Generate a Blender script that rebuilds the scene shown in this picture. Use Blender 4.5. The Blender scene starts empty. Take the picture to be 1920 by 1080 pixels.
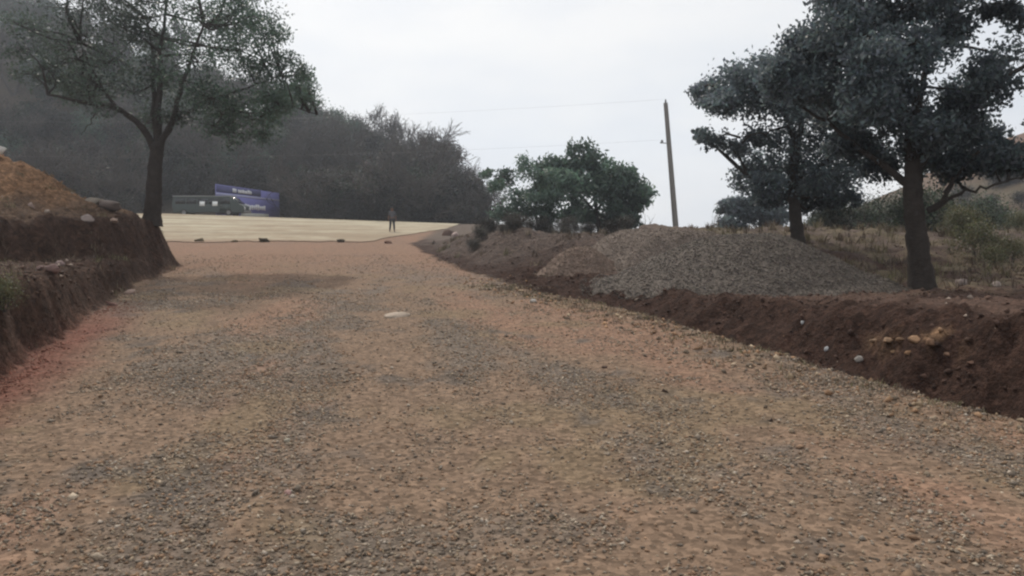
import bpy, math, random
import numpy as np
from mathutils import Vector, Matrix

SC = bpy.context.scene
COL = SC.collection
R = math.radians
RNG = np.random.default_rng(7)
random.seed(7)

# ------------------------------------------------------------------ camera
F_PX = 1507.0
CAM_Z = 1.6
PITCH = math.atan(90.0 / F_PX)
cam = bpy.data.cameras.new('camera')
cam_o = bpy.data.objects.new('camera', cam)
COL.objects.link(cam_o)
cam_o.location = (0, 0, CAM_Z)
cam_o.rotation_euler = (math.pi / 2 - PITCH, 0, 0)
cam.sensor_width = 36.0
cam.lens = 36.0 * F_PX / 1920.0
cam.clip_start = 0.05
cam.clip_end = 3000
SC.camera = cam_o

# ------------------------------------------------------------------ light
SUN_AZ, SUN_EL = -22.0, 46.0          # degrees from +Y (negative = left), elevation
sun = bpy.data.lights.new('sun', 'SUN')
sun.energy = 2.6
sun.angle = R(1.5)
sun.color = (1.0, 0.93, 0.82)
sun_o = bpy.data.objects.new('sun', sun)
COL.objects.link(sun_o)
sd = Vector((math.sin(R(SUN_AZ)) * math.cos(R(SUN_EL)), math.cos(R(SUN_AZ)) * math.cos(R(SUN_EL)), math.sin(R(SUN_EL))))
sun_o.rotation_euler = sd.to_track_quat('Z', 'Y').to_euler()
sun_o.location = sd * 100

world = bpy.data.worlds.new('World')
SC.world = world
world.use_nodes = True
nt = world.node_tree
nt.nodes.clear()
wo = nt.nodes.new('ShaderNodeOutputWorld')
bg = nt.nodes.new('ShaderNodeBackground')
sky = nt.nodes.new('ShaderNodeTexSky')
sky.sky_type = 'NISHITA'
sky.sun_disc = False
sky.sun_elevation = R(SUN_EL)
sky.sun_rotation = R(SUN_AZ)
sky.dust_density = 4.0
tc = nt.nodes.new('ShaderNodeTexCoord')
mp = nt.nodes.new('ShaderNodeMapping')
mp.inputs['Scale'].default_value = (1.0, 1.0, 2.6)
nz = nt.nodes.new('ShaderNodeTexNoise')
nz.inputs['Scale'].default_value = 2.6
nz.inputs['Detail'].default_value = 5
nz.inputs['Roughness'].default_value = 0.5
rp = nt.nodes.new('ShaderNodeValToRGB')
rp.color_ramp.elements[0].position = 0.35
rp.color_ramp.elements[0].color = (0.80, 0.835, 0.885, 1)
rp.color_ramp.elements[1].position = 0.62
rp.color_ramp.elements[1].color = (0.965, 0.96, 0.95, 1)
sc10 = nt.nodes.new('ShaderNodeVectorMath')
sc10.operation = 'SCALE'
sc10.inputs['Scale'].default_value = 10.0
mx = nt.nodes.new('ShaderNodeMix')
mx.data_type = 'RGBA'
mx.inputs[0].default_value = 0.9
nt.links.new(tc.outputs['Generated'], mp.inputs['Vector'])
nt.links.new(mp.outputs['Vector'], nz.inputs['Vector'])
nt.links.new(nz.outputs['Fac'], rp.inputs['Fac'])
nt.links.new(rp.outputs['Color'], sc10.inputs[0])
nt.links.new(sky.outputs['Color'], mx.inputs[6])
nt.links.new(sc10.outputs['Vector'], mx.inputs[7])
nt.links.new(mx.outputs[2], bg.inputs['Color'])
bg.inputs['Strength'].default_value = 0.1
nt.links.new(bg.outputs['Background'], wo.inputs['Surface'])

SC.view_settings.view_transform = 'Standard'
SC.view_settings.look = 'None'
SC.view_settings.gamma = 1
SC.view_settings.exposure = 0.0
SC.view_settings.use_curve_mapping = False
SC.render.engine = 'CYCLES'
SC.cycles.use_denoising = True
SC.cycles.pixel_filter_type = 'BLACKMAN_HARRIS'
SC.cycles.filter_width = 2.3
SC.cycles.max_bounces = 5
SC.cycles.diffuse_bounces = 3
SC.cycles.glossy_bounces = 2
SC.cycles.transmission_bounces = 2
SC.cycles.transparent_max_bounces = 6
SC.cycles.volume_bounces = 1

HAZE_DENSITY = 0.0008

# ------------------------------------------------------------------ maths helpers
def at(px, py, Y):
    """world point at depth Y seen at photo pixel (px, py): used once to measure the place"""
    u = (px - 960.0) / F_PX
    v = (540.0 - py) / F_PX
    cp, sp = math.cos(PITCH), math.sin(PITCH)
    d = Vector((u, cp + v * sp, -sp + v * cp))
    return Vector((0, 0, CAM_Z)) + d * (Y / d.y)

def sstep(a, b, x):
    t = np.clip((x - a) / (np.asarray(b) - a + 1e-9), 0, 1)
    return t * t * (3 - 2 * t)

def _hash(ix, iy, seed):
    h = (ix.astype(np.int64) * 374761393 + iy.astype(np.int64) * 668265263 + seed * 974711) & 0x7fffffff
    h = ((h ^ (h >> 13)) * 1274126177) & 0x7fffffff
    return ((h ^ (h >> 16)) & 0xffff) / 65535.0

def vnoise(x, y, seed=0):
    x = np.asarray(x, float); y = np.asarray(y, float)
    ix = np.floor(x); iy = np.floor(y)
    fx = x - ix; fy = y - iy
    fx = fx * fx * (3 - 2 * fx); fy = fy * fy * (3 - 2 * fy)
    a = _hash(ix, iy, seed); b = _hash(ix + 1, iy, seed)
    c = _hash(ix, iy + 1, seed); d = _hash(ix + 1, iy + 1, seed)
    return (a * (1 - fx) + b * fx) * (1 - fy) + (c * (1 - fx) + d * fx) * fy

def fbm(x, y, seed=0, octs=4):
    s = 0; amp = 0.5; tot = 0
    for i in range(octs):
        s = s + amp * vnoise(x * 2 ** i + 17.3 * i, y * 2 ** i - 9.1 * i, seed + i * 31)
        tot += amp; amp *= 0.5
    return s / tot

def lerp(a, b, t):
    return a + (b - a) * t

# ------------------------------------------------------------------ terrain
L_Y = [-10, 0, 5, 8.7, 12.2, 20.5, 26, 29, 31, 33, 34, 40]
L_X = [-3.0, -3.6, -4.6, -5.5, -6.75, -9.55, -10.75, -12.1, -15.5, -27, -60, -400]
R_Y = [-5, 3, 7.1, 9.3, 13.5, 18.5, 26.5, 36, 47, 52, 60, 76, 200]
R_X = [6.5, 5.6, 4.5, 3.7, 2.5, 0.37, -1.9, -4.0, -6.0, -5.6, -3.2, -3.2, -3.2]

def drive_z(Y, x=None):
    z = 0.035 * (np.logaddexp(0, (Y - 6) * 1.2) / 1.2)
    z = np.where(Y > 48, 0.035 * 42, z)
    rise = 2.3 if x is None else 2.52 - .92 * np.clip((x + 32) / 27.0, 0, 1)
    z = z + rise * np.clip((Y - 48) / 26.0, 0, 1) - 0.5 * sstep(76, 82, Y)
    return z

def dist_l(x, Y):
    return (np.interp(Y, L_Y, L_X) - x) * 0.93 + 0.5 * (fbm(x * 0.9, Y * 0.9, 11) - 0.5) + 0.10 * (fbm(x * 3, Y * 3, 12, 5) - 0.5)

def dist_r(x, Y):
    return (x - np.interp(Y, R_Y, R_X)) * 0.95 + 0.6 * (fbm(x * 0.8, Y * 0.8, 21) - 0.5) + 0.25 * (fbm(x * 4, Y * 4, 22) - 0.5)

def wall_off(Y):
    return np.interp(Y, [0, 16, 21, 23, 40], [3.4, 3.0, 0.7, 0.2, 0.2])

def mound_g(x, Y):
    return np.exp(-((x + 16.2) / 3.3) ** 2 - ((Y - 23.2) / 2.4) ** 2)

def PATCH(x, Y):
    d = (x - np.interp(Y, R_Y, R_X)) * .95
    return np.exp(-((Y - PA_Y) / PA_L) ** 4) * np.exp(-((d - PA_D - .25 * (fbm(Y * 2.2, x * 2.2, 19) - .5)) / PA_W) ** 2)
PA_Y, PA_L, PA_D, PA_W = 9.85, .62, 1.27, .085

def lump_g(x, Y):
    return PATCH(x, Y)

def height(x, Y, fine=True):
    x = np.asarray(x, float); Y = np.asarray(Y, float)
    z = drive_z(Y, x)
    if fine:
        near = np.clip(1 - Y / 60.0, 0.2, 1)
        z = z + near * (0.13 * (fbm((x + .16 * Y) * 0.9, Y * 0.22, 1) - 0.5) + 0.055 * (fbm(x * 2.2, Y * 2.2, 2) - 0.5) + 0.03 * (fbm(x * 7, Y * 7, 3, 3) - 0.5))
    dl = dist_l(x, Y)
    off = wall_off(Y)
    rough = 0.20 * (fbm(x * 1.6, Y * 1.6, 5) - 0.5) + 0.17 * (fbm(x * 5, Y * 5, 6) - 0.5)
    s1 = sstep(0, 0.32, dl)
    z = lerp(z, 1.06 + 0.02 * np.clip(dl, 0, 6) + rough, s1)
    s2 = sstep(off, off + 0.55, dl)
    z = lerp(z, 2.08 + 0.012 * np.clip(dl - off, 0, 30) + 1.5 * rough, s2)
    z = z + s2 * (2.75 * mound_g(x, Y) * (0.9 + 0.35 * (fbm(x * 1.1, Y * 1.1, 8) - 0.5)))
    dr = dist_r(x, Y)
    z = z + .10 * lump_g(x, Y)
    dep = np.interp(Y, [3, 8, 14, 18, 20], [0.34, 0.36, 0.26, 0.1, 0.0])
    z = z - dep * sstep(0, 0.4, dr)
    sh = np.interp(Y, [5, 9, 14.5, 18, 24, 29, 45, 60, 300], [0.95, 0.8, 0.56, 0.54, 0.8, 1.85, 1.95, 1.85, 1.6])
    sh = sh + 1.0 * rough + 0.14 * (fbm(x * 0.35, Y * 0.35, 9) - 0.5)
    a = np.interp(Y, [3, 18, 22], [0.75, 0.6, 0.1])
    b = np.interp(Y, [3, 18, 24, 45, 55], [1.75, 1.7, 2.4, 4, 9])
    z = lerp(z, sh, sstep(a, b, dr))
    z = z + sstep(.05, .5, dr) * sstep(2.6, 1.6, dr) * (Y < 24) * (.30 * (fbm(x * 2.4, Y * 2.4, 15) - .5) + .16 * (fbm(x * 6.5, Y * 6.5, 16, 3) - .5))
    z = z + sstep(.4, 2.0, dr) * sstep(23, 27, Y) * sstep(48, 42, Y) * (.9 * (fbm(x * .45, Y * .3, 17) - .5) + .3 * (fbm(x * 1.5, Y * 1.2, 18) - .5))
    return z

def H(x, Y):
    return float(height(np.array([x]), np.array([Y]))[0])

def cols(*cs):
    return [np.array(c, float) for c in cs]

def tint(x, Y):
    sx = x + .16 * Y
    n1 = fbm(sx * 0.9, Y * 0.3, 41); n2 = fbm(x * 2.1, Y * 1.6, 42); n3 = fbm(sx * 0.55 + 9, Y * 0.14, 43)
    tan, grey, red, redsoil, olive = cols((.180, .123, .085), (.138, .112, .091), (.214, .130, .089), (.155, .064, .047), (.172, .126, .078))
    def m(c, c2, t):
        return c + (c2 - c) * t[..., None]
    c = np.broadcast_to(tan, x.shape + (3,)).copy()
    c = m(c, grey, sstep(.47, .62, n1 * .6 + n2 * .4) * .9)
    c = m(c, red, sstep(.5, .66, n3 * .7 + n2 * .3) * .9)
    c = m(c, olive, sstep(.56, .7, fbm(x * .9, Y * .7, 44)) * .6)
    c = m(c, np.array((.098, .084, .073)), sstep(.58, .72, .5 * fbm(sx * 1.3 + 5, Y * .7, 46) + .5 * fbm(x * 3, Y * 2.2, 47)) * .8 * sstep(24, 12, Y))
    c = m(c, red * np.array([1.0, .98, .97]), sstep(16, 34, Y) * .75)
    dl = dist_l(x, Y); dr = dist_r(x, Y); off = wall_off(Y)
    c = m(c, redsoil, sstep(-1.0, -.25, dl) * sstep(17, 12, Y) * .85)
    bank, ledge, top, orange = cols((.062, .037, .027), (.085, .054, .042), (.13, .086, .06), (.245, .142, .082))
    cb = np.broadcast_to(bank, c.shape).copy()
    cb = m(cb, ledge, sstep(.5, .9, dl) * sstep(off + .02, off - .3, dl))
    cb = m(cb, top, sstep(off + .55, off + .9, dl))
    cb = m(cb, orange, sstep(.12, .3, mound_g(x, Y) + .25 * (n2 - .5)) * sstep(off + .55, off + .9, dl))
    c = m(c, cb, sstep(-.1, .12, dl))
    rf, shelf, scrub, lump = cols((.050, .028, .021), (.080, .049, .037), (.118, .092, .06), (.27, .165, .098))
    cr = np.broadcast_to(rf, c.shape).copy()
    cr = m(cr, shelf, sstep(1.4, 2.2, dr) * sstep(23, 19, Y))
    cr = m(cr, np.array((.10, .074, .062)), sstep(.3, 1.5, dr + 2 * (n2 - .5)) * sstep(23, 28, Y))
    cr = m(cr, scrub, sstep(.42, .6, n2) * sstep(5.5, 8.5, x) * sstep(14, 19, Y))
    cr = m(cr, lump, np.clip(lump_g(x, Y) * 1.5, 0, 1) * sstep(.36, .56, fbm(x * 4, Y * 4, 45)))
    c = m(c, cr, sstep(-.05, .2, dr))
    c = m(c, np.array((.10, .076, .06)), sstep(-6.2, -5.2, x + .6 * (n2 - .5)) * sstep(49, 52, Y))
    return c

# ------------------------------------------------------------------ mesh helpers
def mesh_np(name, verts, faces, mat=None, color=None, smooth=False):
    """verts (n,3); faces: array (m,k) or list of such arrays"""
    me = bpy.data.meshes.new(name)
    verts = np.asarray(verts, np.float32)
    if not isinstance(faces, list):
        faces = [faces]
    faces = [np.asarray(f, np.int32) for f in faces if len(f)]
    me.vertices.add(len(verts))
    me.vertices.foreach_set('co', verts.ravel())
    loops = np.concatenate([f.ravel() for f in faces])
    starts = []; tot = 0
    for f in faces:
        starts.append(tot + np.arange(len(f)) * f.shape[1]); tot += f.size
    starts = np.concatenate(starts).astype(np.int32)
    me.loops.add(len(loops))
    me.loops.foreach_set('vertex_index', loops)
    me.polygons.add(len(starts))
    me.polygons.foreach_set('loop_start', starts)
    if smooth:
        me.polygons.foreach_set('use_smooth', np.ones(len(starts), bool))
    me.update(calc_edges=True)
    if color is not None:
        ca = me.color_attributes.new('tint', 'FLOAT_COLOR', 'POINT')
        c4 = np.ones((len(verts), 4), np.float32)
        c4[:, :3] = color
        ca.data.foreach_set('color', c4.ravel())
    if mat is not None:
        me.materials.append(mat)
    return me

def link(name, me, parent=None, loc=None):
    o = bpy.data.objects.new(name, me)
    COL.objects.link(o)
    if parent is not None:
        o.parent = parent
    if loc is not None:
        o.location = loc
    return o

def tag(o, label=None, cat=None, group=None, kind=None):
    if label: o['label'] = label
    if cat: o['category'] = cat
    if group: o['group'] = group
    if kind: o['kind'] = kind
    return o

def empty(name, loc, rz=0.0):
    o = bpy.data.objects.new(name, None)
    o.empty_display_size = 0.3
    COL.objects.link(o)
    o.location = loc
    o.rotation_euler = (0, 0, rz)
    return o

def copy_tree(root, loc, rz=0.0, scale=1.0, label=None, group=None):
    c = root.copy(); COL.objects.link(c)
    c.location = loc; c.rotation_euler = (0, 0, rz)
    c.scale = (scale, scale, scale) if not isinstance(scale, tuple) else scale
    for ch in root.children:
        k = ch.copy(); COL.objects.link(k); k.parent = c
        for g in ch.children:
            d = g.copy(); COL.objects.link(d); d.parent = k
    if label: c['label'] = label
    if group: c['group'] = group
    return c

class Geo:
    """collects verts / faces / colours for one mesh"""
    def __init__(s):
        s.v = []; s.f3 = []; s.f4 = []; s.c = []; s.n = 0
    def add(s, v, f, c=(1, 1, 1)):
        v = np.asarray(v, float).reshape(-1, 3); f = np.asarray(f, int)
        s.v.append(v)
        cc = np.asarray(c, float)
        s.c.append(np.broadcast_to(cc, (len(v), 3)).copy())
        (s.f3 if f.shape[1] == 3 else s.f4).append(f + s.n)
        s.n += len(v)
    def box(s, cx, cy, cz, sx, sy, sz, c=(1, 1, 1), M=None):
        q = np.array([[a, b, d] for a in (-.5, .5) for b in (-.5, .5) for d in (-.5, .5)]) * (sx, sy, sz)
        q = q + (cx, cy, cz)
        if M is not None:
            q = np.array([M @ Vector(p) for p in q])
        s.add(q, [[0, 1, 3, 2], [4, 6, 7, 5], [0, 4, 5, 1], [2, 3, 7, 6], [0, 2, 6, 4], [1, 5, 7, 3]], c)
    def tube(s, pts, rad, sides=6, c=(1, 1, 1), cap=True):
        P = np.asarray(pts, float); n = len(P)
        rad = np.broadcast_to(np.asarray(rad, float), (n,))
        T = np.gradient(P, axis=0)
        T /= np.linalg.norm(T, axis=1)[:, None] + 1e-9
        ref = np.array([0.31, 0.87, 0.17]) if abs(T[0][2]) > .8 else np.array([0, 0, 1.0])
        U = np.cross(T, ref); U /= np.linalg.norm(U, axis=1)[:, None] + 1e-9
        W = np.cross(T, U)
        a = np.arange(sides) * 2 * np.pi / sides
        ring = P[:, None] + rad[:, None, None] * (np.cos(a)[None, :, None] * U[:, None] + np.sin(a)[None, :, None] * W[:, None])
        i = np.arange(n - 1)[:, None] * sides; j = np.arange(sides)[None]
        q = np.stack([i + j, i + (j + 1) % sides, i + sides + (j + 1) % sides, i + sides + j], -1).reshape(-1, 4)
        s.add(ring.reshape(-1, 3), q, c)
        if cap:
            s.add(ring[-1], np.array([[0, k, k + 1] for k in range(1, sides - 1)]), c)
            s.add(ring[0], np.array([[0, k + 1, k] for k in range(1, sides - 1)]), c)
    def mesh(s, name, mat, smooth=False):
        fs = []
        if s.f3: fs.append(np.concatenate(s.f3))
        if s.f4: fs.append(np.concatenate(s.f4))
        return mesh_np(name, np.concatenate(s.v), fs, mat, np.concatenate(s.c), smooth)

# ------------------------------------------------------------------ materials
def nodes(m):
    m.use_nodes = True
    t = m.node_tree
    return t, t.nodes['Principled BSDF'], t.nodes['Material Output']

def attr_mat(name, scale=8.0, var=0.35, rough=0.9, bump=0.3, bump_scale=30.0, bump_dist=0.02, extra=None, base=None, spec=0.25, coords='Object', stretch=None):
    """base colour = 'tint' attribute (or a fixed base) varied by noise"""
    m = bpy.data.materials.new(name)
    t, b, o = nodes(m)
    N = t.nodes; Lk = t.links.new
    if base is None:
        src = N.new('ShaderNodeVertexColor'); src.layer_name = 'tint'
        out = src.outputs['Color']
    else:
        src = N.new('ShaderNodeRGB'); src.outputs[0].default_value = (*base, 1)
        out = src.outputs[0]
    tcx = N.new('ShaderNodeTexCoord')
    co = tcx.outputs[coords]
    if stretch:
        mpp = N.new('ShaderNodeMapping'); mpp.inputs['Scale'].default_value = stretch
        Lk(co, mpp.inputs['Vector']); co = mpp.outputs['Vector']
    def noise(sc, det=4, ro=.6):
        n = N.new('ShaderNodeTexNoise'); n.inputs['Scale'].default_value = sc
        n.inputs['Detail'].default_value = det; n.inputs['Roughness'].default_value = ro
        Lk(co, n.inputs['Vector']); return n
    n1 = noise(scale); n2 = noise(scale * 5.3, 3)
    mr = N.new('ShaderNodeMapRange'); mr.inputs['From Min'].default_value = .3; mr.inputs['From Max'].default_value = .7
    mr.inputs['To Min'].default_value = 1 - var; mr.inputs['To Max'].default_value = 1 + var
    ad = N.new('ShaderNodeMath'); ad.operation = 'MULTIPLY_ADD'; ad.inputs[1].default_value = .5
    hf = N.new('ShaderNodeMath'); hf.operation = 'MULTIPLY'; hf.inputs[1].default_value = .5
    Lk(n1.outputs['Fac'], hf.inputs[0]); Lk(n2.outputs['Fac'], ad.inputs[0]); Lk(hf.outputs[0], ad.inputs[2])
    Lk(ad.outputs[0], mr.inputs['Value'])
    mul = N.new('ShaderNodeVectorMath'); mul.operation = 'SCALE'
    Lk(out, mul.inputs[0]); Lk(mr.outputs[0], mul.inputs['Scale'])
    final = mul.outputs[0]
    if extra:
        final = extra(t, co, final)
    Lk(final, b.inputs['Base Color'])
    b.inputs['Roughness'].default_value = rough
    b.inputs['Specular IOR Level'].default_value = spec
    if bump > 0:
        n3 = noise(bump_scale, 5, .65)
        bp = N.new('ShaderNodeBump'); bp.inputs['Strength'].default_value = bump; bp.inputs['Distance'].default_value = bump_dist
        Lk(n3.outputs['Fac'], bp.inputs['Height']); Lk(bp.outputs['Normal'], b.inputs['Normal'])
    return m

def pebbles(t, co, col):
    """small pale and dark grit in the soil"""
    N = t.nodes; Lk = t.links.new
    v = N.new('ShaderNodeTexVoronoi'); v.inputs['Scale'].default_value = 26
    Lk(co, v.inputs['Vector'])
    h = N.new('ShaderNodeSeparateColor'); Lk(v.outputs['Color'], h.inputs[0])
    mr = N.new('ShaderNodeMapRange'); mr.inputs['To Min'].default_value = .6; mr.inputs['To Max'].default_value = 1.42
    Lk(h.outputs[0], mr.inputs['Value'])
    s = N.new('ShaderNodeVectorMath'); s.operation = 'SCALE'
    Lk(col, s.inputs[0]); Lk(mr.outputs[0], s.inputs['Scale'])
    return s.outputs[0]

M = {}
M['soil'] = attr_mat('gritty_soil', 5, .3, .95, .6, 24, .03, pebbles, spec=.12)
def cracks(t, co, col):
    """crumbled soil: small lumps of differing tone"""
    N = t.nodes; Lk = t.links.new
    out = col
    for sc_, lo, hi in ((9, .7, 1.3), (31, .72, 1.3)):
        nz_ = N.new('ShaderNodeTexNoise'); nz_.inputs['Scale'].default_value = sc_ * .6; Lk(co, nz_.inputs['Vector'])
        ad = N.new('ShaderNodeVectorMath'); ad.operation = 'MULTIPLY_ADD'; ad.inputs[1].default_value = (.12, .12, .12)
        Lk(nz_.outputs['Color'], ad.inputs[0]); Lk(co, ad.inputs[2])
        v = N.new('ShaderNodeTexVoronoi'); v.inputs['Scale'].default_value = sc_; Lk(ad.outputs[0], v.inputs['Vector'])
        h = N.new('ShaderNodeSeparateColor'); Lk(v.outputs['Color'], h.inputs[0])
        mr = N.new('ShaderNodeMapRange'); mr.inputs['To Min'].default_value = lo; mr.inputs['To Max'].default_value = hi
        Lk(h.outputs[1], mr.inputs['Value'])
        q = N.new('ShaderNodeVectorMath'); q.operation = 'SCALE'; Lk(out, q.inputs[0]); Lk(mr.outputs[0], q.inputs['Scale']); out = q.outputs[0]
    return out
M['bank'] = attr_mat('bank_soil', 3.5, .4, .95, 1.0, 9, .16, cracks, spec=.1)
M['far'] = attr_mat('dry_ground', .4, .35, .95, .5, 2.0, .2, spec=.1)
M['stone'] = attr_mat('stone', 30, .22, .85, .4, 60, .01, spec=.2)
M['straw'] = attr_mat('straw', 30, .2, .9, 0, spec=.15)
M['bark'] = attr_mat('bark', 7, .4, .95, .9, 22, .04, base=(.05, .042, .037), spec=.1)
M['greybark'] = attr_mat('grey_bark', 5, .35, .95, 0, base=(.085, .074, .068), spec=.1)
M['road'] = attr_mat('pale_road', .6, .2, .9, .3, 9, .02, spec=.2)
M['wood'] = attr_mat('weathered_wood', 6, .3, .9, .3, 20, .01, base=(.2, .185, .17), spec=.2, stretch=(4, 4, .4))

def leaf_mat(name, base, trans=.3, var=0.0):
    m = bpy.data.materials.new(name)
    t, b, o = nodes(m)
    N = t.nodes; Lk = t.links.new
    vc = N.new('ShaderNodeVertexColor'); vc.layer_name = 'tint'
    mul = N.new('ShaderNodeMix'); mul.data_type = 'RGBA'; mul.blend_type = 'MULTIPLY'; mul.inputs[0].default_value = 1
    mul.inputs[6].default_value = (*base, 1)
    Lk(vc.outputs['Color'], mul.inputs[7])
    lo = mul.outputs[2]
    if var:                                   # each copied tree has its own tone
        oi = N.new('ShaderNodeObjectInfo'); mr = N.new('ShaderNodeMapRange')
        mr.inputs['To Min'].default_value = 1 - var; mr.inputs['To Max'].default_value = 1 + var * 1.5
        Lk(oi.outputs['Random'], mr.inputs['Value'])
        sv = N.new('ShaderNodeVectorMath'); sv.operation = 'SCALE'
        Lk(lo, sv.inputs[0]); Lk(mr.outputs[0], sv.inputs['Scale']); lo = sv.outputs[0]
    Lk(lo, b.inputs['Base Color'])
    b.inputs['Roughness'].default_value = .5
    b.inputs['Specular IOR Level'].default_value = .1 if var else .35
    tr = N.new('ShaderNodeBsdfTranslucent'); Lk(lo, tr.inputs['Color'])
    ms = N.new('ShaderNodeMixShader'); ms.inputs[0].default_value = trans
    Lk(b.outputs[0], ms.inputs[1]); Lk(tr.outputs[0], ms.inputs[2]); Lk(ms.outputs[0], o.inputs['Surface'])
    return m
M['leaf_dark'] = leaf_mat('dark_leaf', (.105, .130, .138), .5)  # leaf colour lightened and blued to carry the lens veil over the crowns
M['leaf_green'] = leaf_mat('green_leaf', (.088, .134, .098), .42)
M['leaf_olive'] = leaf_mat('olive_leaf', (.048, .060, .042), .15, .6)
M['leaf_dry'] = leaf_mat('dry_leaf', (.050, .046, .040), .15, .6)
M['leaf_yellow'] = leaf_mat('yellow_green_leaf', (.115, .112, .058), .3)

def plain(name, col, rough=.6, spec=.3, var=.12, scale=3.0):
    return attr_mat(name, scale, var, rough, 0, base=col, spec=spec)
M['blue'] = plain('blue_sign_face', (.17, .17, .42))
M['navy'] = plain('navy_sign_band', (.075, .075, .18))
M['white'] = plain('white_print', (.72, .72, .74))
M['palegrey'] = plain('pale_grey_panel', (.45, .45, .40), var=.3)
M['lilac'] = plain('lilac_print', (.34, .34, .50))
M['dark'] = plain('dark_shed_wall', (.03, .033, .036), .8)
M['busgreen'] = plain('dark_green_paint', (.022, .035, .03), .35, .5)
M['darkglass'] = plain('dark_glass', (.012, .014, .016), .12, .5)
M['tin'] = plain('tin_roof', (.23, .24, .24), .5)
M['glass'] = plain('white_pane', (.78, .8, .8), .3)
M['metal'] = plain('grey_metal', (.2, .2, .2), .5)
M['skin'] = plain('skin', (.16, .085, .055))
M['shirt'] = plain('grey_cloth', (.085, .085, .095), .9)
M['trouser'] = plain('dark_cloth', (.045, .045, .05), .9)
M['hair'] = plain('black_hair', (.012, .011, .01), .7)
M['shoe'] = plain('black_shoe', (.02, .018, .016), .6)

# ------------------------------------------------------------------ ground meshes
def axis(dense0, dense1, step, lo, hi, grow=1.13):
    a = list(np.arange(dense0, dense1 + 1e-6, step))
    s = step
    while a[-1] < hi:
        s *= grow; a.append(a[-1] + s)
    s = step
    b = [a[0]]
    while b[-1] > lo:
        s *= grow; b.append(b[-1] - s)
    return np.array(b[:0:-1] + a)

xs = axis(-14.5, 9.5, .085, -300, 300, 1.12)
ys = np.concatenate([np.arange(-4, 2, .5), np.arange(2, 26, .085), np.arange(26, 50, .2), axis(50, 84, .45, 50, 330, 1.2)])
GX, GY = np.meshgrid(xs, ys)
GZ = height(GX, GY)
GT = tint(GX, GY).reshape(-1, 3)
GV = np.stack([GX, GY, GZ], -1).reshape(-1, 3)
nx = len(xs); ny = len(ys)
ii = (np.arange(ny - 1)[:, None] * nx + np.arange(nx - 1)[None]).ravel()
GF = np.stack([ii, ii + 1, ii + nx + 1, ii + nx], -1)
fx = GV[GF].mean(1)
fdl = dist_l(fx[:, 0], fx[:, 1]); fdr = dist_r(fx[:, 0], fx[:, 1])
cls = np.zeros(len(GF), int)                                   # 0 ground
cls[(fdl <= 0) & (fdr <= 0) & (fx[:, 1] < 50)] = 1             # driveway
cls[(fdl > 0) & (fx[:, 1] < 33)] = 2                           # left bank
cls[(fdr > 0) & (fdr < 2.3) & (fx[:, 1] < 24)] = 3             # right bank
cls[(fdr > 0) & (fdr < 9) & (fx[:, 1] >= 24) & (fx[:, 1] < 46)] = 4   # berm
cls[(mound_g(fx[:, 0], fx[:, 1]) > .14) & (fdl > wall_off(fx[:, 1]) + .6)] = 5
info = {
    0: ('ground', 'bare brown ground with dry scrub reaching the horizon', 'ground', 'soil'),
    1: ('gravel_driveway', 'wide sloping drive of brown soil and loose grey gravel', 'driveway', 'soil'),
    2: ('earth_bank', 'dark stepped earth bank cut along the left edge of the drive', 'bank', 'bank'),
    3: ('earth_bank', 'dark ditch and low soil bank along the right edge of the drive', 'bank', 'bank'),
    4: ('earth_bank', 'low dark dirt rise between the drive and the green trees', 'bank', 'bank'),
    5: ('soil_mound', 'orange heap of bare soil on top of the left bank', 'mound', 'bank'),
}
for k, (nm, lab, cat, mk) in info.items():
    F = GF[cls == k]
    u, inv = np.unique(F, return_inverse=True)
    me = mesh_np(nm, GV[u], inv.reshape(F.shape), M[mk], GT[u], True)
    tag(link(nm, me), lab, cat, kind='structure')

# pale road crossing beyond the drive
ry = np.concatenate([np.arange(47.2, 60, .5), np.arange(60, 75.5, .7), [75.6]])
rx0 = -.56 * ry
rx1 = np.interp(ry, [47.5, 52, 57, 64, 70, 75], [-8.8, -8.0, -6.8, -5.3, -4.8, -4.8]) + .5 * (fbm(ry * .9, ry * 0, 60) - .5)
tt = np.linspace(0, 1, 80) ** .9
RX = rx0[:, None] + (rx1 - rx0)[:, None] * tt[None]
RY = np.broadcast_to(ry[:, None], RX.shape).copy()
RY += np.clip((55 - RY) / 7.8, 0, 1) * 5.0 * (fbm(RX * .28, RX * 0, 61) * .65 + fbm(RX * 1.3, RX * 0, 66) * .35 - .42)
RZ = height(RX, RY) + .04
tq = (RY - 47.5) / 27.0
na_ = fbm(RX * .22, RY * .5, 63); nb_ = fbm(RX * .9, RY * 1.6, 64); nc_ = fbm(RX * .06, RY * 1.1, 65)
pale_, dirt_, brown_ = cols((.39, .345, .25), (.25, .19, .125), (.235, .15, .10))
k1 = sstep(.35, .7, na_ * .5 + nb_ * .3 + .25 * (1 - tq))[..., None]
k2 = (sstep(.12, -.02, tq + .10 * (nb_ - .5)) * .85)[..., None]
k3 = (sstep(.52, .62, nc_) * .6)[..., None]
RC = pale_ + (dirt_ - pale_) * k1
RC = RC + (dirt_ * .85 - RC) * k3
RC = RC + (brown_ - RC) * k2
i2 = (np.arange(len(ry) - 1)[:, None] * 80 + np.arange(79)[None]).ravel()
me = mesh_np('road', np.stack([RX, RY, RZ], -1).reshape(-1, 3), np.stack([i2, i2 + 1, i2 + 81, i2 + 80], -1), M['road'], RC.reshape(-1, 3), True)
tag(link('road', me), 'pale sunlit road crossing the top of the drive', 'road', kind='structure')

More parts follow.
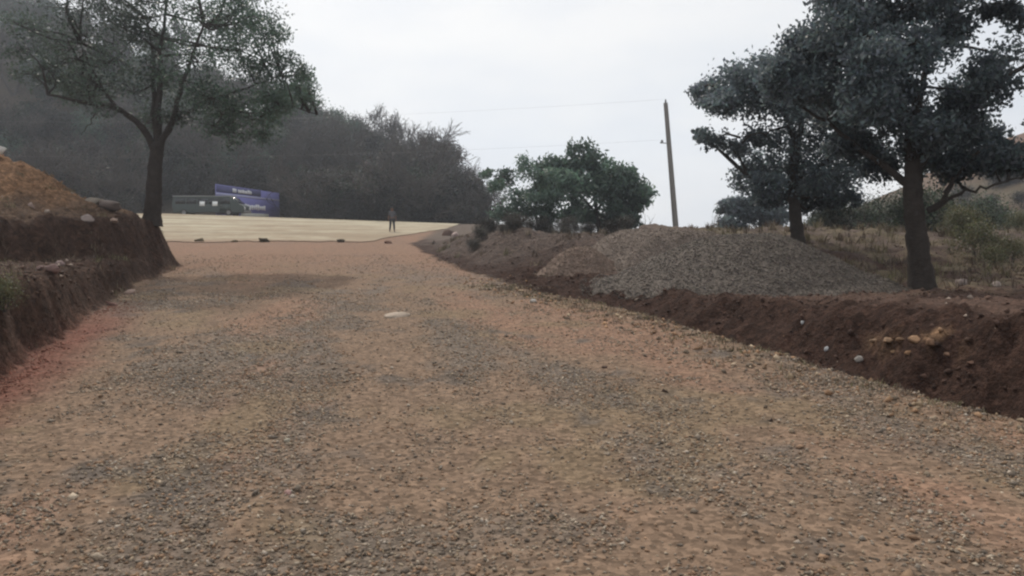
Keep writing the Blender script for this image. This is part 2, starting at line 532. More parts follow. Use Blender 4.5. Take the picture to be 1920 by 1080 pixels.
# hills
def hill_left(x, Y):
    px = [-60, -20, 0, 130, 240, 400, 560, 680, 760, 830, 880, 920, 1000]
    xx = [(p - 960) * 120 / F_PX for p in px]
    xx[0] = -200; xx[1] = -110
    hz = [46, 38, 34, 32, 29, 21.5, 16.5, 13, 11.5, 10, 7, 2.8, 1.0]
    h = np.interp(x, xx, hz)
    return 2.9 + (h - 2.9) * sstep(79, 122, Y) - 0.0 * Y + 1.6 * (fbm(x * .08, Y * .08, 70) - .5) * sstep(80, 90, Y) - 1.2 * sstep(81, 79, Y)

def hill_right(x, Y):
    px = [1440, 1480, 1560, 1620, 1700, 1800, 1920, 2200, 2800]
    xx = [(p - 960) * 110 / F_PX for p in px]
    hz = [.6, 1.5, 2.9, 4.6, 7.2, 10.6, 15.5, 22, 30]
    h = np.interp(x, xx, hz)
    return .8 + (h - .8) * sstep(44, 104, Y) + 1.2 * (fbm(x * .07, Y * .07, 71) - .5) * sstep(50, 70, Y)

def hill_mesh(fn, x0, x1, y0, y1, n, ca, cb, seed, lab):
    X, Y = np.meshgrid(np.linspace(x0, x1, n), np.linspace(y0, y1, n))
    Z = fn(X, Y) + .5 * (fbm(X * .4, Y * .4, seed) - .5)
    t = sstep(.38, .62, fbm(X * .1, Y * .16, seed + 3))[..., None]
    C = np.array(ca) * (1 - t) + np.array(cb) * t
    if fn is hill_right:
        q = (sstep(48, 66, X + 14 * (fbm(X * .12, Y * .12, 91) - .5)) * sstep(70, 84, Y) * .9)[..., None]
        C = C * (1 - q) + np.array((.150, .098, .072)) * q
    i = (np.arange(n - 1)[:, None] * n + np.arange(n - 1)[None]).ravel()
    me = mesh_np('hill', np.stack([X, Y, Z], -1).reshape(-1, 3), np.stack([i, i + 1, i + n + 1, i + n], -1), M['far'], C.reshape(-1, 3), True)
    tag(link('hill', me), lab, 'hill', kind='structure')
hill_mesh(hill_left, -190, 2, 79, 210, 130, (.06, .05, .04), (.085, .068, .052), 81, 'wooded hill rising to the left behind the pale road')
hill_mesh(hill_right, 36, 230, 46, 124, 120, (.108, .08, .058), (.078, .07, .048), 82, 'dry reddish hillside rising on the far right')

# ------------------------------------------------------------------ stones
OCT_V = np.array([[1, 0, 0], [-1, 0, 0], [0, 1, 0], [0, -1, 0], [0, 0, 1], [0, 0, -1]], float)
OCT_F = np.array([[0, 2, 4], [2, 1, 4], [1, 3, 4], [3, 0, 4], [2, 0, 5], [1, 2, 5], [3, 1, 5], [0, 3, 5]])

def scatter_stones(P, size, color, flat=(.35, .75), rng=RNG):
    n = len(P)
    s = np.asarray(size)[:, None] * np.stack([rng.uniform(.7, 1.25, n), rng.uniform(.5, 1.0, n), rng.uniform(*flat, n)], -1)
    V = OCT_V[None] + rng.normal(0, .22, (n, 6, 3))
    V = V * s[:, None] * .5
    a = rng.uniform(0, 2 * np.pi, n); ca = np.cos(a)[:, None]; sa = np.sin(a)[:, None]
    tl = rng.normal(0, .25, n)[:, None]
    x = V[..., 0] * ca - V[..., 1] * sa; y = V[..., 0] * sa + V[..., 1] * ca; z = V[..., 2] + tl * x
    V = np.stack([x, y, z], -1) + P[:, None]
    F = OCT_F[None] + (np.arange(n) * 6)[:, None, None]
    C = np.repeat(color, 6, axis=0)
    return V.reshape(-1, 3), F.reshape(-1, 3), C

def stone_cols(n, rng=RNG):
    pal = np.array([(.20, .172, .148), (.15, .128, .112), (.26, .215, .17), (.23, .155, .11), (.36, .31, .26), (.2, .14, .1), (.10, .085, .075), (.28, .19, .135)])
    c = pal[rng.choice(len(pal), n, p=[.19, .16, .16, .14, .07, .13, .09, .06])]
    return c * rng.uniform(.85, 1.35, (n, 1)) * (1.06, 1, .9)

def drive_points(n, y0, y1, seed):
    rng = np.random.default_rng(seed)
    # density even in area, thinning slowly with distance
    Y = y0 + (y1 - y0) * rng.uniform(0, 1, n)
    x = rng.uniform(-.66, .66, n) * Y
    ok = (dist_l(x, Y) < .05) & (dist_r(x, Y) < .15)
    dens = .14 + .86 * sstep(.42, .6, .6 * fbm((x + .16 * Y) * .9, Y * .3, 41) + .4 * fbm(x * 2.1, Y * 1.6, 42))
    edge = sstep(-1.3, -.2, dist_r(x, Y)) * .5
    ok &= rng.uniform(0, 1, n) < np.clip(dens + edge, 0, 1) * np.clip(Y / y1 * .55 + .5, 0, 1)
    return x[ok], Y[ok], rng

gv, gf, gc = [], [], []; off = 0
EDGE = True
for (n, y0, y1, smin, smax, sd_) in ((88000, 3.2, 9, .009, .040, 1), (62000, 8, 18, .017, .052, 2), (26000, 16, 34, .026, .07, 3), (2200, 3.2, 22, .04, .085, 4), (9000, 3.2, 18, .02, .05, 5)):
    x, Y, rng = drive_points(n, y0, y1, sd_)
    sz = smin + (smax - smin) * rng.uniform(0, 1, len(x)) ** 2.2
    z = height(x, Y) + sz * .12
    col = stone_cols(len(x), rng)
    if sd_ == 5:                                # scattered pale chips
        col = np.array((.38, .32, .26)) * rng.uniform(.6, 1.2, (len(x), 1))
    red = (sstep(-1.0, -.2, dist_l(x, Y)) * (Y < 16))[:, None]
    col = col * (1 - red) + np.array((.2, .085, .06)) * rng.uniform(.6, 1.5, (len(x), 1)) * red
    v, f, c = scatter_stones(np.stack([x, Y, z], -1), sz, col, rng=rng)
    gv.append(v); gf.append(f + off); gc.append(c); off += len(v)
rng = np.random.default_rng(44)
Y = rng.uniform(6.5, 22, 1300); x = np.interp(Y, R_Y, R_X) + rng.normal(-.45, .5, len(Y))
sz = .025 + .09 * rng.uniform(0, 1, len(x)) ** 3
col = stone_cols(len(x), rng) * rng.uniform(.7, 1.2, (len(x), 1)) * (1.06, 1, .92)
v, f, c = scatter_stones(np.stack([x, Y, height(x, Y) + sz * .15], -1), sz, col, (.4, .9), rng)
gv.append(v); gf.append(f + off); gc.append(c); off += len(v)
me = mesh_np('loose_gravel', np.concatenate(gv), np.concatenate(gf), M['stone'], np.concatenate(gc))
tag(link('loose_gravel', me), 'loose grey and brown gravel scattered over the drive', 'gravel', kind='stuff')

# clods and small stones on the banks and the shelf
x = RNG.uniform(-16, 16, 130000); Y = 6 + 28 * RNG.uniform(0, 1, 130000) ** 1.3
dl = dist_l(x, Y); dr = dist_r(x, Y)
ok = ((dl > .05) | (dr > .1)) & (np.abs(x) < .7 * Y) & (RNG.uniform(0, 1, len(x)) < .15 + .85 * sstep(.45, .65, fbm(x * .8, Y * .8, 55)))
x, Y, dl, dr = x[ok], Y[ok], dl[ok], dr[ok]
sz = .022 + .10 * RNG.uniform(0, 1, len(x)) ** 5
col = tint(x, Y) * RNG.uniform(.65, 1.7, (len(x), 1))
pale = RNG.uniform(0, 1, len(x)) < np.where(dl > wall_off(Y) + .6, .10, .02)
col[pale] = np.array((.34, .27, .22)) * RNG.uniform(.7, 1.2, (pale.sum(), 1))
v, f, c = scatter_stones(np.stack([x, Y, height(x, Y) + sz * .1], -1), sz, col, (.4, .9))
me = mesh_np('soil_clods', v, f, M['stone'], c)
tag(link('soil_clods', me), 'brown soil clods and small stones strewn over the banks', 'clods', kind='stuff')

# straw, twigs and dry grass
def blades(P, length, width, lean, color, rng, segs=2):
    n = len(P)
    a = rng.uniform(0, 2 * np.pi, n)
    d = np.stack([np.cos(a) * np.sin(lean), np.sin(a) * np.sin(lean), np.cos(lean)], -1)
    s = np.stack([-np.sin(a), np.cos(a), np.zeros(n)], -1) * width[:, None] * .5
    b = P; m = P + d * length[:, None] * .55 + np.array([0, 0, .0]); e = P + d * length[:, None] * .9
    e[:, :2] += (np.stack([np.cos(a), np.sin(a)], -1) * (length * .22 * np.sin(lean + .4))[:, None])
    e[:, 2] -= length * .06
    V = np.stack([b - s, b + s, m + s * .8, m - s * .8, e], 1)
    q = np.array([[0, 1, 2, 3]])[None] + (np.arange(n) * 5)[:, None, None]
    t = np.array([[3, 2, 4]])[None] + (np.arange(n) * 5)[:, None, None]
    return V.reshape(-1, 3), q.reshape(-1, 4), t.reshape(-1, 3), np.repeat(color, 5, 0)

x, Y, rng = drive_points(15000, 3.2, 16, 9)
n = len(x)
ln = rng.uniform(.02, .09, n); wd = rng.uniform(.002, .006, n) * (1 + Y / 12)
pal = np.array([(.26, .19, .13), (.2, .14, .1), (.11, .08, .06), (.32, .25, .18), (.22, .165, .1)])
v, q, t3, c = blades(np.stack([x, Y, height(x, Y) + .008], -1), ln, wd, rng.uniform(1.3, 1.54, n), pal[rng.integers(0, 5, n)] * rng.uniform(.7, 1.2, (n, 1)), rng)
me = mesh_np('straw_litter', v, [t3, q], M['straw'], c)
tag(link('straw_litter', me), 'dry straw and twigs lying among the gravel', 'straw', kind='stuff')

# tufts of dry grass along the drive's right lip, the rise and the bank tops
pts = []
for _ in range(230):
    Yc = RNG.uniform(7, 20); xc = np.interp(Yc, R_Y, R_X) + RNG.normal(-.2, .4); pts.append((xc, Yc, .085))
for _ in range(90):
    Yc = RNG.uniform(24, 44); xc = np.interp(Yc, R_Y, R_X) + RNG.uniform(.5, 9); pts.append((xc, Yc, .3))
for _ in range(150):
    Yc = RNG.uniform(9, 28); xc = np.interp(Yc, L_Y, L_X) - RNG.uniform(0, 6); pts.append((xc, Yc, .2))
for _ in range(900):
    Yc = RNG.uniform(17, 46); xc = RNG.uniform(.22, .75) * Yc; pts.append((xc, Yc, .38))
pts = np.array(pts)
k = 16
bp_ = np.repeat(pts, k, 0); n = len(bp_)
x = bp_[:, 0] + RNG.normal(0, .07, n); Y = bp_[:, 1] + RNG.normal(0, .07, n)
ln = bp_[:, 2] * RNG.uniform(.5, 1.3, n)
pal = np.array([(.2, .165, .11), (.16, .12, .085), (.16, .145, .08), (.13, .1, .08)])
tc_ = np.repeat(pal[RNG.integers(0, 4, len(pts))], k, 0) * RNG.uniform(.7, 1.2, (n, 1))
v, q, t3, c = blades(np.stack([x, Y, height(x, Y) - .01], -1), ln, .004 + .0006 * Y, RNG.uniform(.1, .9, n), tc_, RNG)
me = mesh_np('dry_grass', v, [t3, q], M['straw'], c)
tag(link('dry_grass', me), 'thin tufts of dry grass along the drive edge and banks', 'grass', kind='stuff')

# ------------------------------------------------------------------ single rocks
def ico(sub):
    import bmesh
    bm = bmesh.new(); bmesh.ops.create_icosphere(bm, subdivisions=sub, radius=1)
    v = np.array([p.co for p in bm.verts]); f = np.array([[w.index for w in p.verts] for p in bm.faces]); bm.free()
    return v, f
def hull(rng, n=15):
    """an angular broken stone"""
    import bmesh
    bm = bmesh.new()
    for p in rng.normal(0, 1, (n, 3)):
        p = p / np.linalg.norm(p) * rng.uniform(.8, 1.05)
        bm.verts.new(p)
    r = bmesh.ops.convex_hull(bm, input=bm.verts)
    bmesh.ops.delete(bm, geom=[e for e in r['geom_interior'] if isinstance(e, bmesh.types.BMVert)], context='VERTS')
    bmesh.ops.subdivide_edges(bm, edges=bm.edges[:], cuts=1, use_grid_fill=True, smooth=0)
    bmesh.ops.triangulate(bm, faces=bm.faces[:])
    bm.verts.index_update()
    v = np.array([q.co for q in bm.verts]); f = np.array([[q.index for q in k.verts] for k in bm.faces]); bm.free()
    return v + rng.normal(0, .035, v.shape), f


def hit(px, py):
    """where the ground is first met along the line through photo pixel (px, py)"""
    Ys = np.arange(3.5, 60, .02)
    a = at(px, py, 10.0)
    X = a.x * Ys / 10.0; Z = CAM_Z + (a.z - CAM_Z) * Ys / 10.0
    k = np.argmax(Z < height(X, Ys))
    return float(Ys[k]) if k else None

def rock(px, py, Y, w, h, d, col, lab, seed, name='rock', cat='rock', group=None, sink=.36, x=None):
    rng = np.random.default_rng(seed)
    if x is None:
        if Y < 30 and py > 380:
            Yh = hit(px, py)
            Y = Yh if Yh and abs(Yh - Y) < 8 else Y
        x = (px - 960) / F_PX * Y
    v, F = hull(rng)
    v = v * (w / 2, d / 2, h / 2)
    c = np.broadcast_to(np.array(col), v.shape) * rng.uniform(.8, 1.2, (len(v), 1))
    me = mesh_np(name, v, F, M['stone'], c, False)
    o = link(name, me, None, (x, Y, H(x, Y) + h * (.5 - sink)))
    o.rotation_euler = (rng.normal(0, .1), rng.normal(0, .1), rng.uniform(-.4, .4))
    return tag(o, lab, cat, group)

rock(742, 594, 13.9, .5, .13, .3, (.36, .29, .23), 'pale flat rock lying in the middle of the drive', 1)
rock(1507, 607, 12.6, .075, .07, .07, (.45, .45, .45), 'small white stone high on the dark right bank', 2)
rock(1555, 648, 11.2, .10, .09, .08, (.45, .45, .45), 'white stone low in the right ditch', 3)
rock(1615, 675, 10.1, .12, .10, .1, (.34, .31, .28), 'grey stone on the drive edge just right of the white ditch stone', 4)
rock(535, 925, 5.05, .07, .055, .05, (.42, .26, .23), 'pinkish stone on the gravel close to the camera', 5)
rock(533, 830, 6.35, .075, .05, .06, (.42, .38, .3), 'pale cream stone on gravel beyond the pinkish stone', 6)
rock(1252, 735, 8.05, .1, .06, .07, (.06, .04, .03), 'dark brown stone on bare soil right of centre', 7)
rock(1135, 690, 9.3, .1, .05, .08, (.075, .045, .035), 'flat dark stone beyond the dark brown stone', 8)
rock(1452, 790, 7.15, .075, .05, .06, (.05, .035, .03), 'small dark stone nearest the right ditch', 9)
rock(1000, 567, 16.6, .2, .12, .15, (.36, .33, .3), 'pale stone near the tip of the right ditch', 10)
rock(375, 446, 48.3, .75, .5, .5, (.075, .055, .03), 'dark stone on the near road edge, leftmost of the row', 11, group='stones along the near edge of the pale road')
rock(440, 446, 48.1, .45, .34, .4, (.09, .07, .035), 'smallest brown stone on the near road edge', 12, group='stones along the near edge of the pale road')
rock(494, 447, 48.0, .8, .52, .5, (.045, .032, .015), 'largest darkest stone on the near road edge', 13, group='stones along the near edge of the pale road')
rock(640, 452, 47.6, .6, .36, .5, (.05, .036, .02), 'dark stone at the right end of the near road edge', 14, group='stones along the near edge of the pale road')
rock(728, 452, 46.0, .5, .3, .4, (.12, .06, .04), 'reddish stone on soil in front of the standing person', 15)
rock(838, 434, 55, 1.1, .75, .9, (.10, .06, .045), 'brown boulder at the right end of the pale road', 16, name='boulder', cat='boulder')
rock(853, 437, 54, .7, .5, .6, (.32, .24, .22), 'pinkish boulder beside the brown boulder by the road end', 17, name='boulder', cat='boulder')
rock(-6, 293, 22.6, .75, .42, .6, (.7, .68, .64), 'white boulder on the crest of the orange soil mound', 18, name='boulder', cat='boulder', sink=.12)
rock(62, 390, 20.0, .3, .22, .25, (.27, .2, .17), 'pinkish rock on the left bank top below the mound', 19)
rock(92, 398, 19.9, .2, .16, .2, (.25, .2, .165), 'smaller pale rock beside the pinkish one under the mound', 20)
rock(205, 392, 22.4, .8, .5, .6, (.11, .085, .075), 'dark grey boulder between the mound and the big left tree', 21, name='boulder', cat='boulder')
rock(180, 380, 23.2, .6, .4, .6, (.2, .17, .14), 'grey boulder at the foot of the orange mound', 22, name='boulder', cat='boulder')
rock(165, 414, 20.8, .4, .26, .3, (.27, .22, .2), 'light grey rock on the lip of the upper left cut', 23)
rock(215, 421, 22.3, .35, .2, .3, (.32, .23, .18), 'tan rock on the bank lip below the dark boulder', 24)
rock(98, 508, 12.1, .24, .2, .2, (.22, .15, .135), 'pink broken rock on the lower left ledge', 25)
rock(112, 497, 12.8, .2, .14, .2, (.26, .19, .175), 'pale pink rock behind the broken pink rock on the ledge', 26)
rock(75, 505, 12.5, .16, .12, .14, (.2, .135, .12), 'small pink rock left of the broken pink rock', 27)
rock(1590, 543, 15.6, .22, .16, .2, (.25, .22, .21), 'grey stone on the shelf between gravel heap and tree', 28)
rock(1805, 535, 18, .35, .24, .3, (.26, .21, .19), 'pale stone on the ground right of the big tree', 29)
rock(1870, 536, 18.5, .3, .2, .3, (.28, .23, .2), 'pale stone farthest right beyond the big tree', 30)
rock(243, 552, 17.0, .4, .2, .25, (.33, .24, .2), 'pale rock at the foot of the left bank', 31)
rock(205, 573, 15.1, .3, .17, .2, (.22, .13, .11), 'reddish rock at the foot of the left bank', 32)

for k_, (px, py, w_, h_, d_, c_, lab) in enumerate([
        (1725, 632, .30, .2, .22, (.24, .145, .085), 'largest orange clod of earth in the dark right bank'),
        (1750, 645, .22, .17, .18, (.22, .13, .08), 'orange earth clod at the right end of the clod row'),
        (1694, 634, .24, .15, .18, (.25, .16, .1), 'tan earth clod left of the largest orange clod'),
        (1668, 638, .2, .11, .15, (.29, .19, .12), 'flat tan clod in the middle of the clod row'),
        (1642, 634, .2, .08, .14, (.25, .17, .11), 'thin flat clod at the left end of the clod row'),
        (1710, 654, .17, .1, .13, (.24, .14, .08), 'brown clod just below the largest orange clod'),
        (1680, 652, .13, .08, .1, (.27, .17, .1), 'small tan clod below the middle of the clod row'),
        (1780, 662, .16, .09, .12, (.2, .12, .08), 'small brown clod right of and below the clod row'),
        (1830, 672, .2, .08, .12, (.15, .085, .06), 'flat reddish clod lying farthest right in the dark bank')]):
    rock(px, py, 10.2, w_ * .8, h_ * .75, d_ * .8, c_, lab, 510 + k_, name='earth_clod', cat='clod', sink=.4, group='earth clods in the dark right bank')
# ------------------------------------------------------------------ gravel heaps
def heap(cx, cy, rx, ry_, h, flat, col, lab, seed, nst):
    col = np.array(col)
    nr, na = 26, 60
    rr = np.linspace(0, 1, nr)[:, None]; aa = np.linspace(0, 2 * np.pi, na, endpoint=False)[None]
    wob = 1 + .16 * (fbm(np.cos(aa) * 1.4 + seed, np.sin(aa) * 1.4, seed) - .5)
    X = rr * np.cos(aa) * rx * wob; Y = rr * np.sin(aa) * ry_ * wob
    prof = np.minimum((1 - rr ** 1.15) * 1.0, flat) / flat
    prof = sstep(0, 1, prof) * .35 + prof * .65
    base = height(X + cx, Y + cy)
    z0 = H(cx, cy)
    Z = base - .04 * (rr > .97) + prof * (h + (z0 - base)) + .24 * h * (fbm(X * .9 + cx, Y * .9 + cy, seed + 2) - .5) * (rr < .95) + .03 * (fbm(X * 5, Y * 5, seed + 3) - .5)
    V = np.stack([X, Y, Z - z0], -1).reshape(-1, 3)
    i = (np.arange(nr - 1)[:, None] * na); j = np.arange(na)[None]
    q = np.stack([i + j, i + (j + 1) % na, i + na + (j + 1) % na, i + na + j], -1)[1:].reshape(-1, 4)
    tcen = np.stack([np.zeros(na, int), na + np.arange(na), na + (np.arange(na) + 1) % na], -1)
    C = np.array(col) * (.85 + .3 * fbm(V[:, 0] * 3, V[:, 1] * 3, seed + 5))[:, None]
    q = q[:, ::-1] if False else q
    root = empty('gravel_heap', (cx, cy, z0))
    tag(root, lab, 'heap')
    link('heap_body', mesh_np('heap_body', V, [tcen, q], M['soil'], C, True), root)
    rng = np.random.default_rng(seed)
    r = np.sqrt(rng.uniform(0, 1.1, nst)); a = rng.uniform(0, 2 * np.pi, nst)
    ri = np.clip(r, 0, .999) * (nr - 1); ai = a / (2 * np.pi) * na
    i0 = np.floor(ri).astype(int); j0 = np.floor(ai).astype(int) % na; fr = ri - i0; fa = ai - np.floor(ai)
    def bil(A):
        A = np.broadcast_to(A, (nr, na))
        i1 = np.minimum(i0 + 1, nr - 1); j1 = (j0 + 1) % na
        return (A[i0, j0] * (1 - fa) + A[i0, j1] * fa) * (1 - fr) + (A[i1, j0] * (1 - fa) + A[i1, j1] * fa) * fr
    px_, py_, pz_ = bil(X), bil(Y), bil(Z - z0)
    sc_ = np.where(r > 1, r, 1)
    px_, py_ = px_ * sc_, py_ * sc_
    out = r > 1
    pz_[out] = height(px_[out] + cx, py_[out] + cy) - z0
    sz = .02 + .045 * rng.uniform(0, 1, nst) ** 2.5
    cc = np.array(col) * rng.uniform(.6, 1.45, (nst, 1)) * (.75 + .5 * fbm(px_ * .8 + seed, py_ * .8, seed + 9))[:, None] * rng.uniform(.94, 1.06, (nst, 3))
    v, f, c = scatter_stones(np.stack([px_, py_, pz_ + sz * .1], -1), sz, cc, (.5, 1.0), rng)
    tag(link('stones', mesh_np('stones', v, f, M['stone'], c), root), kind='stuff')
    return root
heap(5.35, 18.4, 3.5, 2.9, 1.22, .9, (.108, .091, .078), 'big grey gravel heap beside the right ditch', 101, 26000)
heap(4.35, 23.0, 2.9, 2.4, 1.15, .62, (.15, .12, .1), 'flat topped grey gravel heap behind the big heap', 102, 12000)
heap(1.9, 21.8, 1.25, 1.1, .72, .85, (.165, .12, .095), 'small pale gravel heap left of the bigger heaps', 103, 4500)

# ------------------------------------------------------------------ trees
def curve(pts, n=10, jit=0.0, rng=RNG):
    P = np.array([list(p) for p in pts], float)
    if len(P) == 2:
        P = np.array([P[0], (P[0] * 2 + P[1]) / 3, (P[0] + 2 * P[1]) / 3, P[1]])
    d = np.concatenate([[0], np.cumsum(np.linalg.norm(np.diff(P, axis=0), axis=1))]); d /= d[-1]
    t = np.linspace(0, 1, n)
    # catmull-rom via finite tangents
    m = np.gradient(P, d, axis=0)
    k = np.clip(np.searchsorted(d, t, 'right') - 1, 0, len(P) - 2)
    hh = (d[k + 1] - d[k])[:, None]; u = ((t - d[k]) / (d[k + 1] - d[k]))[:, None]
    Q = (2 * u ** 3 - 3 * u ** 2 + 1) * P[k] + (u ** 3 - 2 * u ** 2 + u) * hh * m[k] + (-2 * u ** 3 + 3 * u ** 2) * P[k + 1] + (u ** 3 - u ** 2) * hh * m[k + 1]
    if jit:
        w = np.sin(np.pi * t)[:, None]
        Q = Q + rng.normal(0, jit, Q.shape) * w
    return Q

def leaf_quads(P, length, width, rng, col, droop=.3):
    n = len(P)
    a = rng.normal(0, 1, (n, 3)); a[:, 2] -= droop; a /= np.linalg.norm(a, axis=1)[:, None]
    b = rng.normal(0, 1, (n, 3)); b = np.cross(a, b); b /= np.linalg.norm(b, axis=1)[:, None] + 1e-9
    l = (length * rng.uniform(.6, 1.3, n))[:, None]; w = (width * rng.uniform(.6, 1.3, n))[:, None]
    V = np.stack([P - a * l / 2, P + b * w / 2, P + a * l / 2, P - b * w / 2], 1)
    F = np.arange(n * 4).reshape(n, 4)
    return V.reshape(-1, 3), F, np.repeat(col, 4, 0)

def clump_leaves(c, r, n, rng, sprays=16, tight=.24, squash=.75):
    d = rng.normal(0, 1, (sprays, 3)); d /= np.linalg.norm(d, axis=1)[:, None]
    sc_ = c + d * (r * rng.uniform(.25, 1, sprays) ** .5)[:, None] * (1, 1, squash)
    k = rng.integers(0, sprays, n)
    return sc_[k] + rng.normal(0, r * tight, (n, 3)) * (1, 1, .7), sc_

def build_tree(name, base, limbs, clumps, leaf, lmat, bmat, lab, cat='tree', seed=0, group=None, per=900, twigs=True, bright=(.6, 1.5), tight=.24, flare=1.35, hue=None):
    """limbs: list of (points, r0, r1); clumps: list of (centre, radius, density)"""
    rng = np.random.default_rng(seed)
    base = np.array(base, float)
    g = Geo(); nodesP = []
    for li, (pts, r0, r1) in enumerate(limbs):
        n = 14 if li else 30
        Q = curve(pts, n, .03 if li else .008, rng) - base
        rad = r0 + (r1 - r0) * np.linspace(0, 1, n) ** .8
        rad = rad * rng.uniform(.93, 1.07, n)
        if li == 0:
            rad = rad * (1 + (flare - 1) * np.exp(-np.linspace(0, 1, n) * 9))
        g.tube(Q, rad, 14 if li == 0 else (9 if r0 > .1 else 6))
        nodesP.append(Q[2:] if li else Q[n // 2::2])
    NP_ = np.concatenate(nodesP)
    lv, lf, lc = [], [], []; off = 0
    for (c, r, dens) in clumps:
        c = np.array(c, float) - base
        j = np.argmin(np.linalg.norm(NP_ - c, axis=1) + .35 * np.clip(NP_[:, 2] - c[2], 0, None))
        p0 = NP_[j]
        mid = (p0 + c) / 2 + rng.normal(0, .1 * np.linalg.norm(c - p0), 3)
        rb = .012 + .022 * np.linalg.norm(c - p0)
        g.tube(curve([p0, mid, c], 7, 0, rng), np.linspace(min(rb, .09), .012, 7), 5, cap=False)
        n = int(per * dens)
        P, S = clump_leaves(c, r, n, rng, sprays=max(6, int(16 * min(1, dens + .3))), tight=tight)
        if twigs:
            for s in S:
                g.tube(np.array([c, (c + s) / 2 + rng.normal(0, .05 * r, 3), s]), [.012, .009, .005], 3, cap=False)
        br = rng.uniform(*bright) * rng.uniform(.75, 1.25, (n, 1)) * rng.uniform(.9, 1.1, (n, 3))
        if hue is not None:
            br = br * np.array(hue(c + base))
        v, f, cc = leaf_quads(P, leaf[0], leaf[1], rng, br)
        lv.append(v); lf.append(f + off); lc.append(cc); off += len(v)
    root = empty(name, base)
    tag(root, lab, cat, group)
    link('trunk', g.mesh('trunk', bmat, True), root)
    link('crown', mesh_np('crown', np.concatenate(lv), np.concatenate(lf), lmat, np.concatenate(lc)), root)
    return root

def clumps_px(lst, Y, spread, seed, copies=2, zlift=0):
    rng = np.random.default_rng(seed)
    out = []
    for (px, py, rp_, *dn) in lst:
        dn = dn[0] if dn else 1.0
        for k_ in range(copies):
            yy = Y + rng.uniform(-spread, spread)
            p = at(px, py, Y); q = np.array(p); q[1] = yy
            q = q + rng.normal(0, .25 * rp_ * Y / F_PX, 3) * (1, 0, 1)
            out.append((q, rp_ * Y / F_PX * rng.uniform(.85, 1.1), dn))
    return out

# --- the big tree on the right
YA = 17.0
xA = (1732 - 960) / F_PX * YA
bA = (xA, YA, H(xA, YA) - .1)
A = lambda px, py, dy=0: np.array(at(px, py, YA)) + (0, dy, 0)
limbsA = [
    ([bA, A(1722, 470), A(1712, 380), A(1718, 300, .1)], .245, .18),
    ([A(1716, 310, .1), A(1700, 230), A(1650, 150, -.3), A(1600, 80, -.6)], .15, .04),
    ([A(1718, 305, .1), A(1735, 200, .3), A(1720, 90, .6), A(1700, -30, .8)], .14, .04),
    ([A(1722, 320, .1), A(1760, 240, -.2), A(1830, 170, -.6), A(1900, 120, -1)], .12, .03),
    ([A(1738, 395), A(1757, 385, -.1), A(1770, 345, -.3), A(1800, 290, -.7)], .085, .03),
    ([A(1760, 383, -.1), A(1790, 362, -.3), A(1835, 350, -.5), A(1885, 335, -.8)], .05, .015),
    ([A(1712, 350, .1), A(1660, 290, .6), A(1600, 230, 1.0), A(1540, 180, 1.2)], .1, .03),
    ([A(1735, 200, .3), A(1790, 80, 1), A(1860, -20, 1.2), A(1960, -60, 1)], .08, .03),
    ([A(1880, 95, -.9), A(1890, 45, -1.1), A(1912, 20, -1.2), A(1950, 8, -1.2)], .035, .02),
]
clA = [(1560, 75, 55), (1620, 35, 60), (1690, 0, 65), (1770, -15, 58), (1700, 85, 70), (1600, 130, 62), (1540, 150, 50), (1650, 190, 66),
       (1735, 175, 66), (1715, 250, 55), (1795, 268, 58), (1845, 298, 36), (1870, 232, 52), (1925, 160, 44, .7), (1830, 150, 36, .6),
       (1930, 30, 34, .4), (1880, -15, 40, .6), (1640, -55, 60), (1740, -85, 66), (1850, -80, 60), (1590, 215, 46), (1690, 305, 30, .6),
       (1775, 318, 34, .7), (1965, 245, 46), (1975, 90, 50, .6), (1790, 60, 34, .5), (1660, 100, 55), (1500, 120, 40), (1640, 240, 40, .7), (1900, 290, 40, .9), (1780, 200, 40, .8)]
build_tree('broadleaf_tree', bA, limbsA, clumps_px(clA, YA, 1.5, 5, 2), (.125, .06), M['leaf_dark'], M['bark'],
           'tall dark broadleaf tree at the right with a thick leaning trunk', seed=11, per=1350, tight=.26, bright=(.5, 1.5))

# --- second dark tree behind the gravel heap
YB = 26.0
xB = (1497 - 960) / F_PX * YB
bB = (xB, YB, H(xB, YB) - .1)
B = lambda px, py, dy=0: np.array(at(px, py, YB)) + (0, dy, 0)
limbsB = [
    ([bB, B(1492, 410), B(1486, 350), B(1490, 280)], .22, .14),
    ([B(1490, 290), B(1470, 230, -.4), B(1420, 190, -.8), B(1350, 180, -1)], .12, .03),
    ([B(1490, 290), B(1510, 220, .3), B(1505, 150, .6), B(1510, 90, .8)], .11, .03),
    ([B(1488, 340), B(1530, 310, -.3), B(1580, 280, -.6), B(1620, 290, -1)], .09, .03),
    ([B(1487, 350), B(1450, 330, .4), B(1415, 330, .6)], .07, .02),
    ([B(1470, 240, -.4), B(1400, 260, -1), B(1350, 270, -1.2)], .05, .012),
]
clB = [(1362, 162, 46), (1332, 205, 32), (1400, 185, 52), (1440, 150, 44), (1450, 215, 52), (1500, 115, 55), (1510, 180, 58), (1350, 258, 24, .25),
       (1398, 268, 26, .3), (1335, 245, 18, .2), (1560, 245, 46), (1420, 330, 32), (1470, 318, 46), (1530, 305, 52), (1580, 330, 42), (1512, 368, 38),
       (1560, 378, 30, .8), (1442, 288, 28, .35), (1600, 372, 22, .5), (1632, 290, 24, .5), (1560, 190, 48), (1340, 165, 30), (1600, 200, 40), (1440, 260, 26, .4), (1480, 370, 26, .6)]
build_tree('broadleaf_tree', bB, limbsB, clumps_px(clB, YB, 1.8, 6, 2), (.15, .075), M['leaf_dark'], M['bark'],
           'dark broadleaf tree standing behind the big gravel heap', seed=12, per=950, tight=.26, bright=(.5, 1.5))

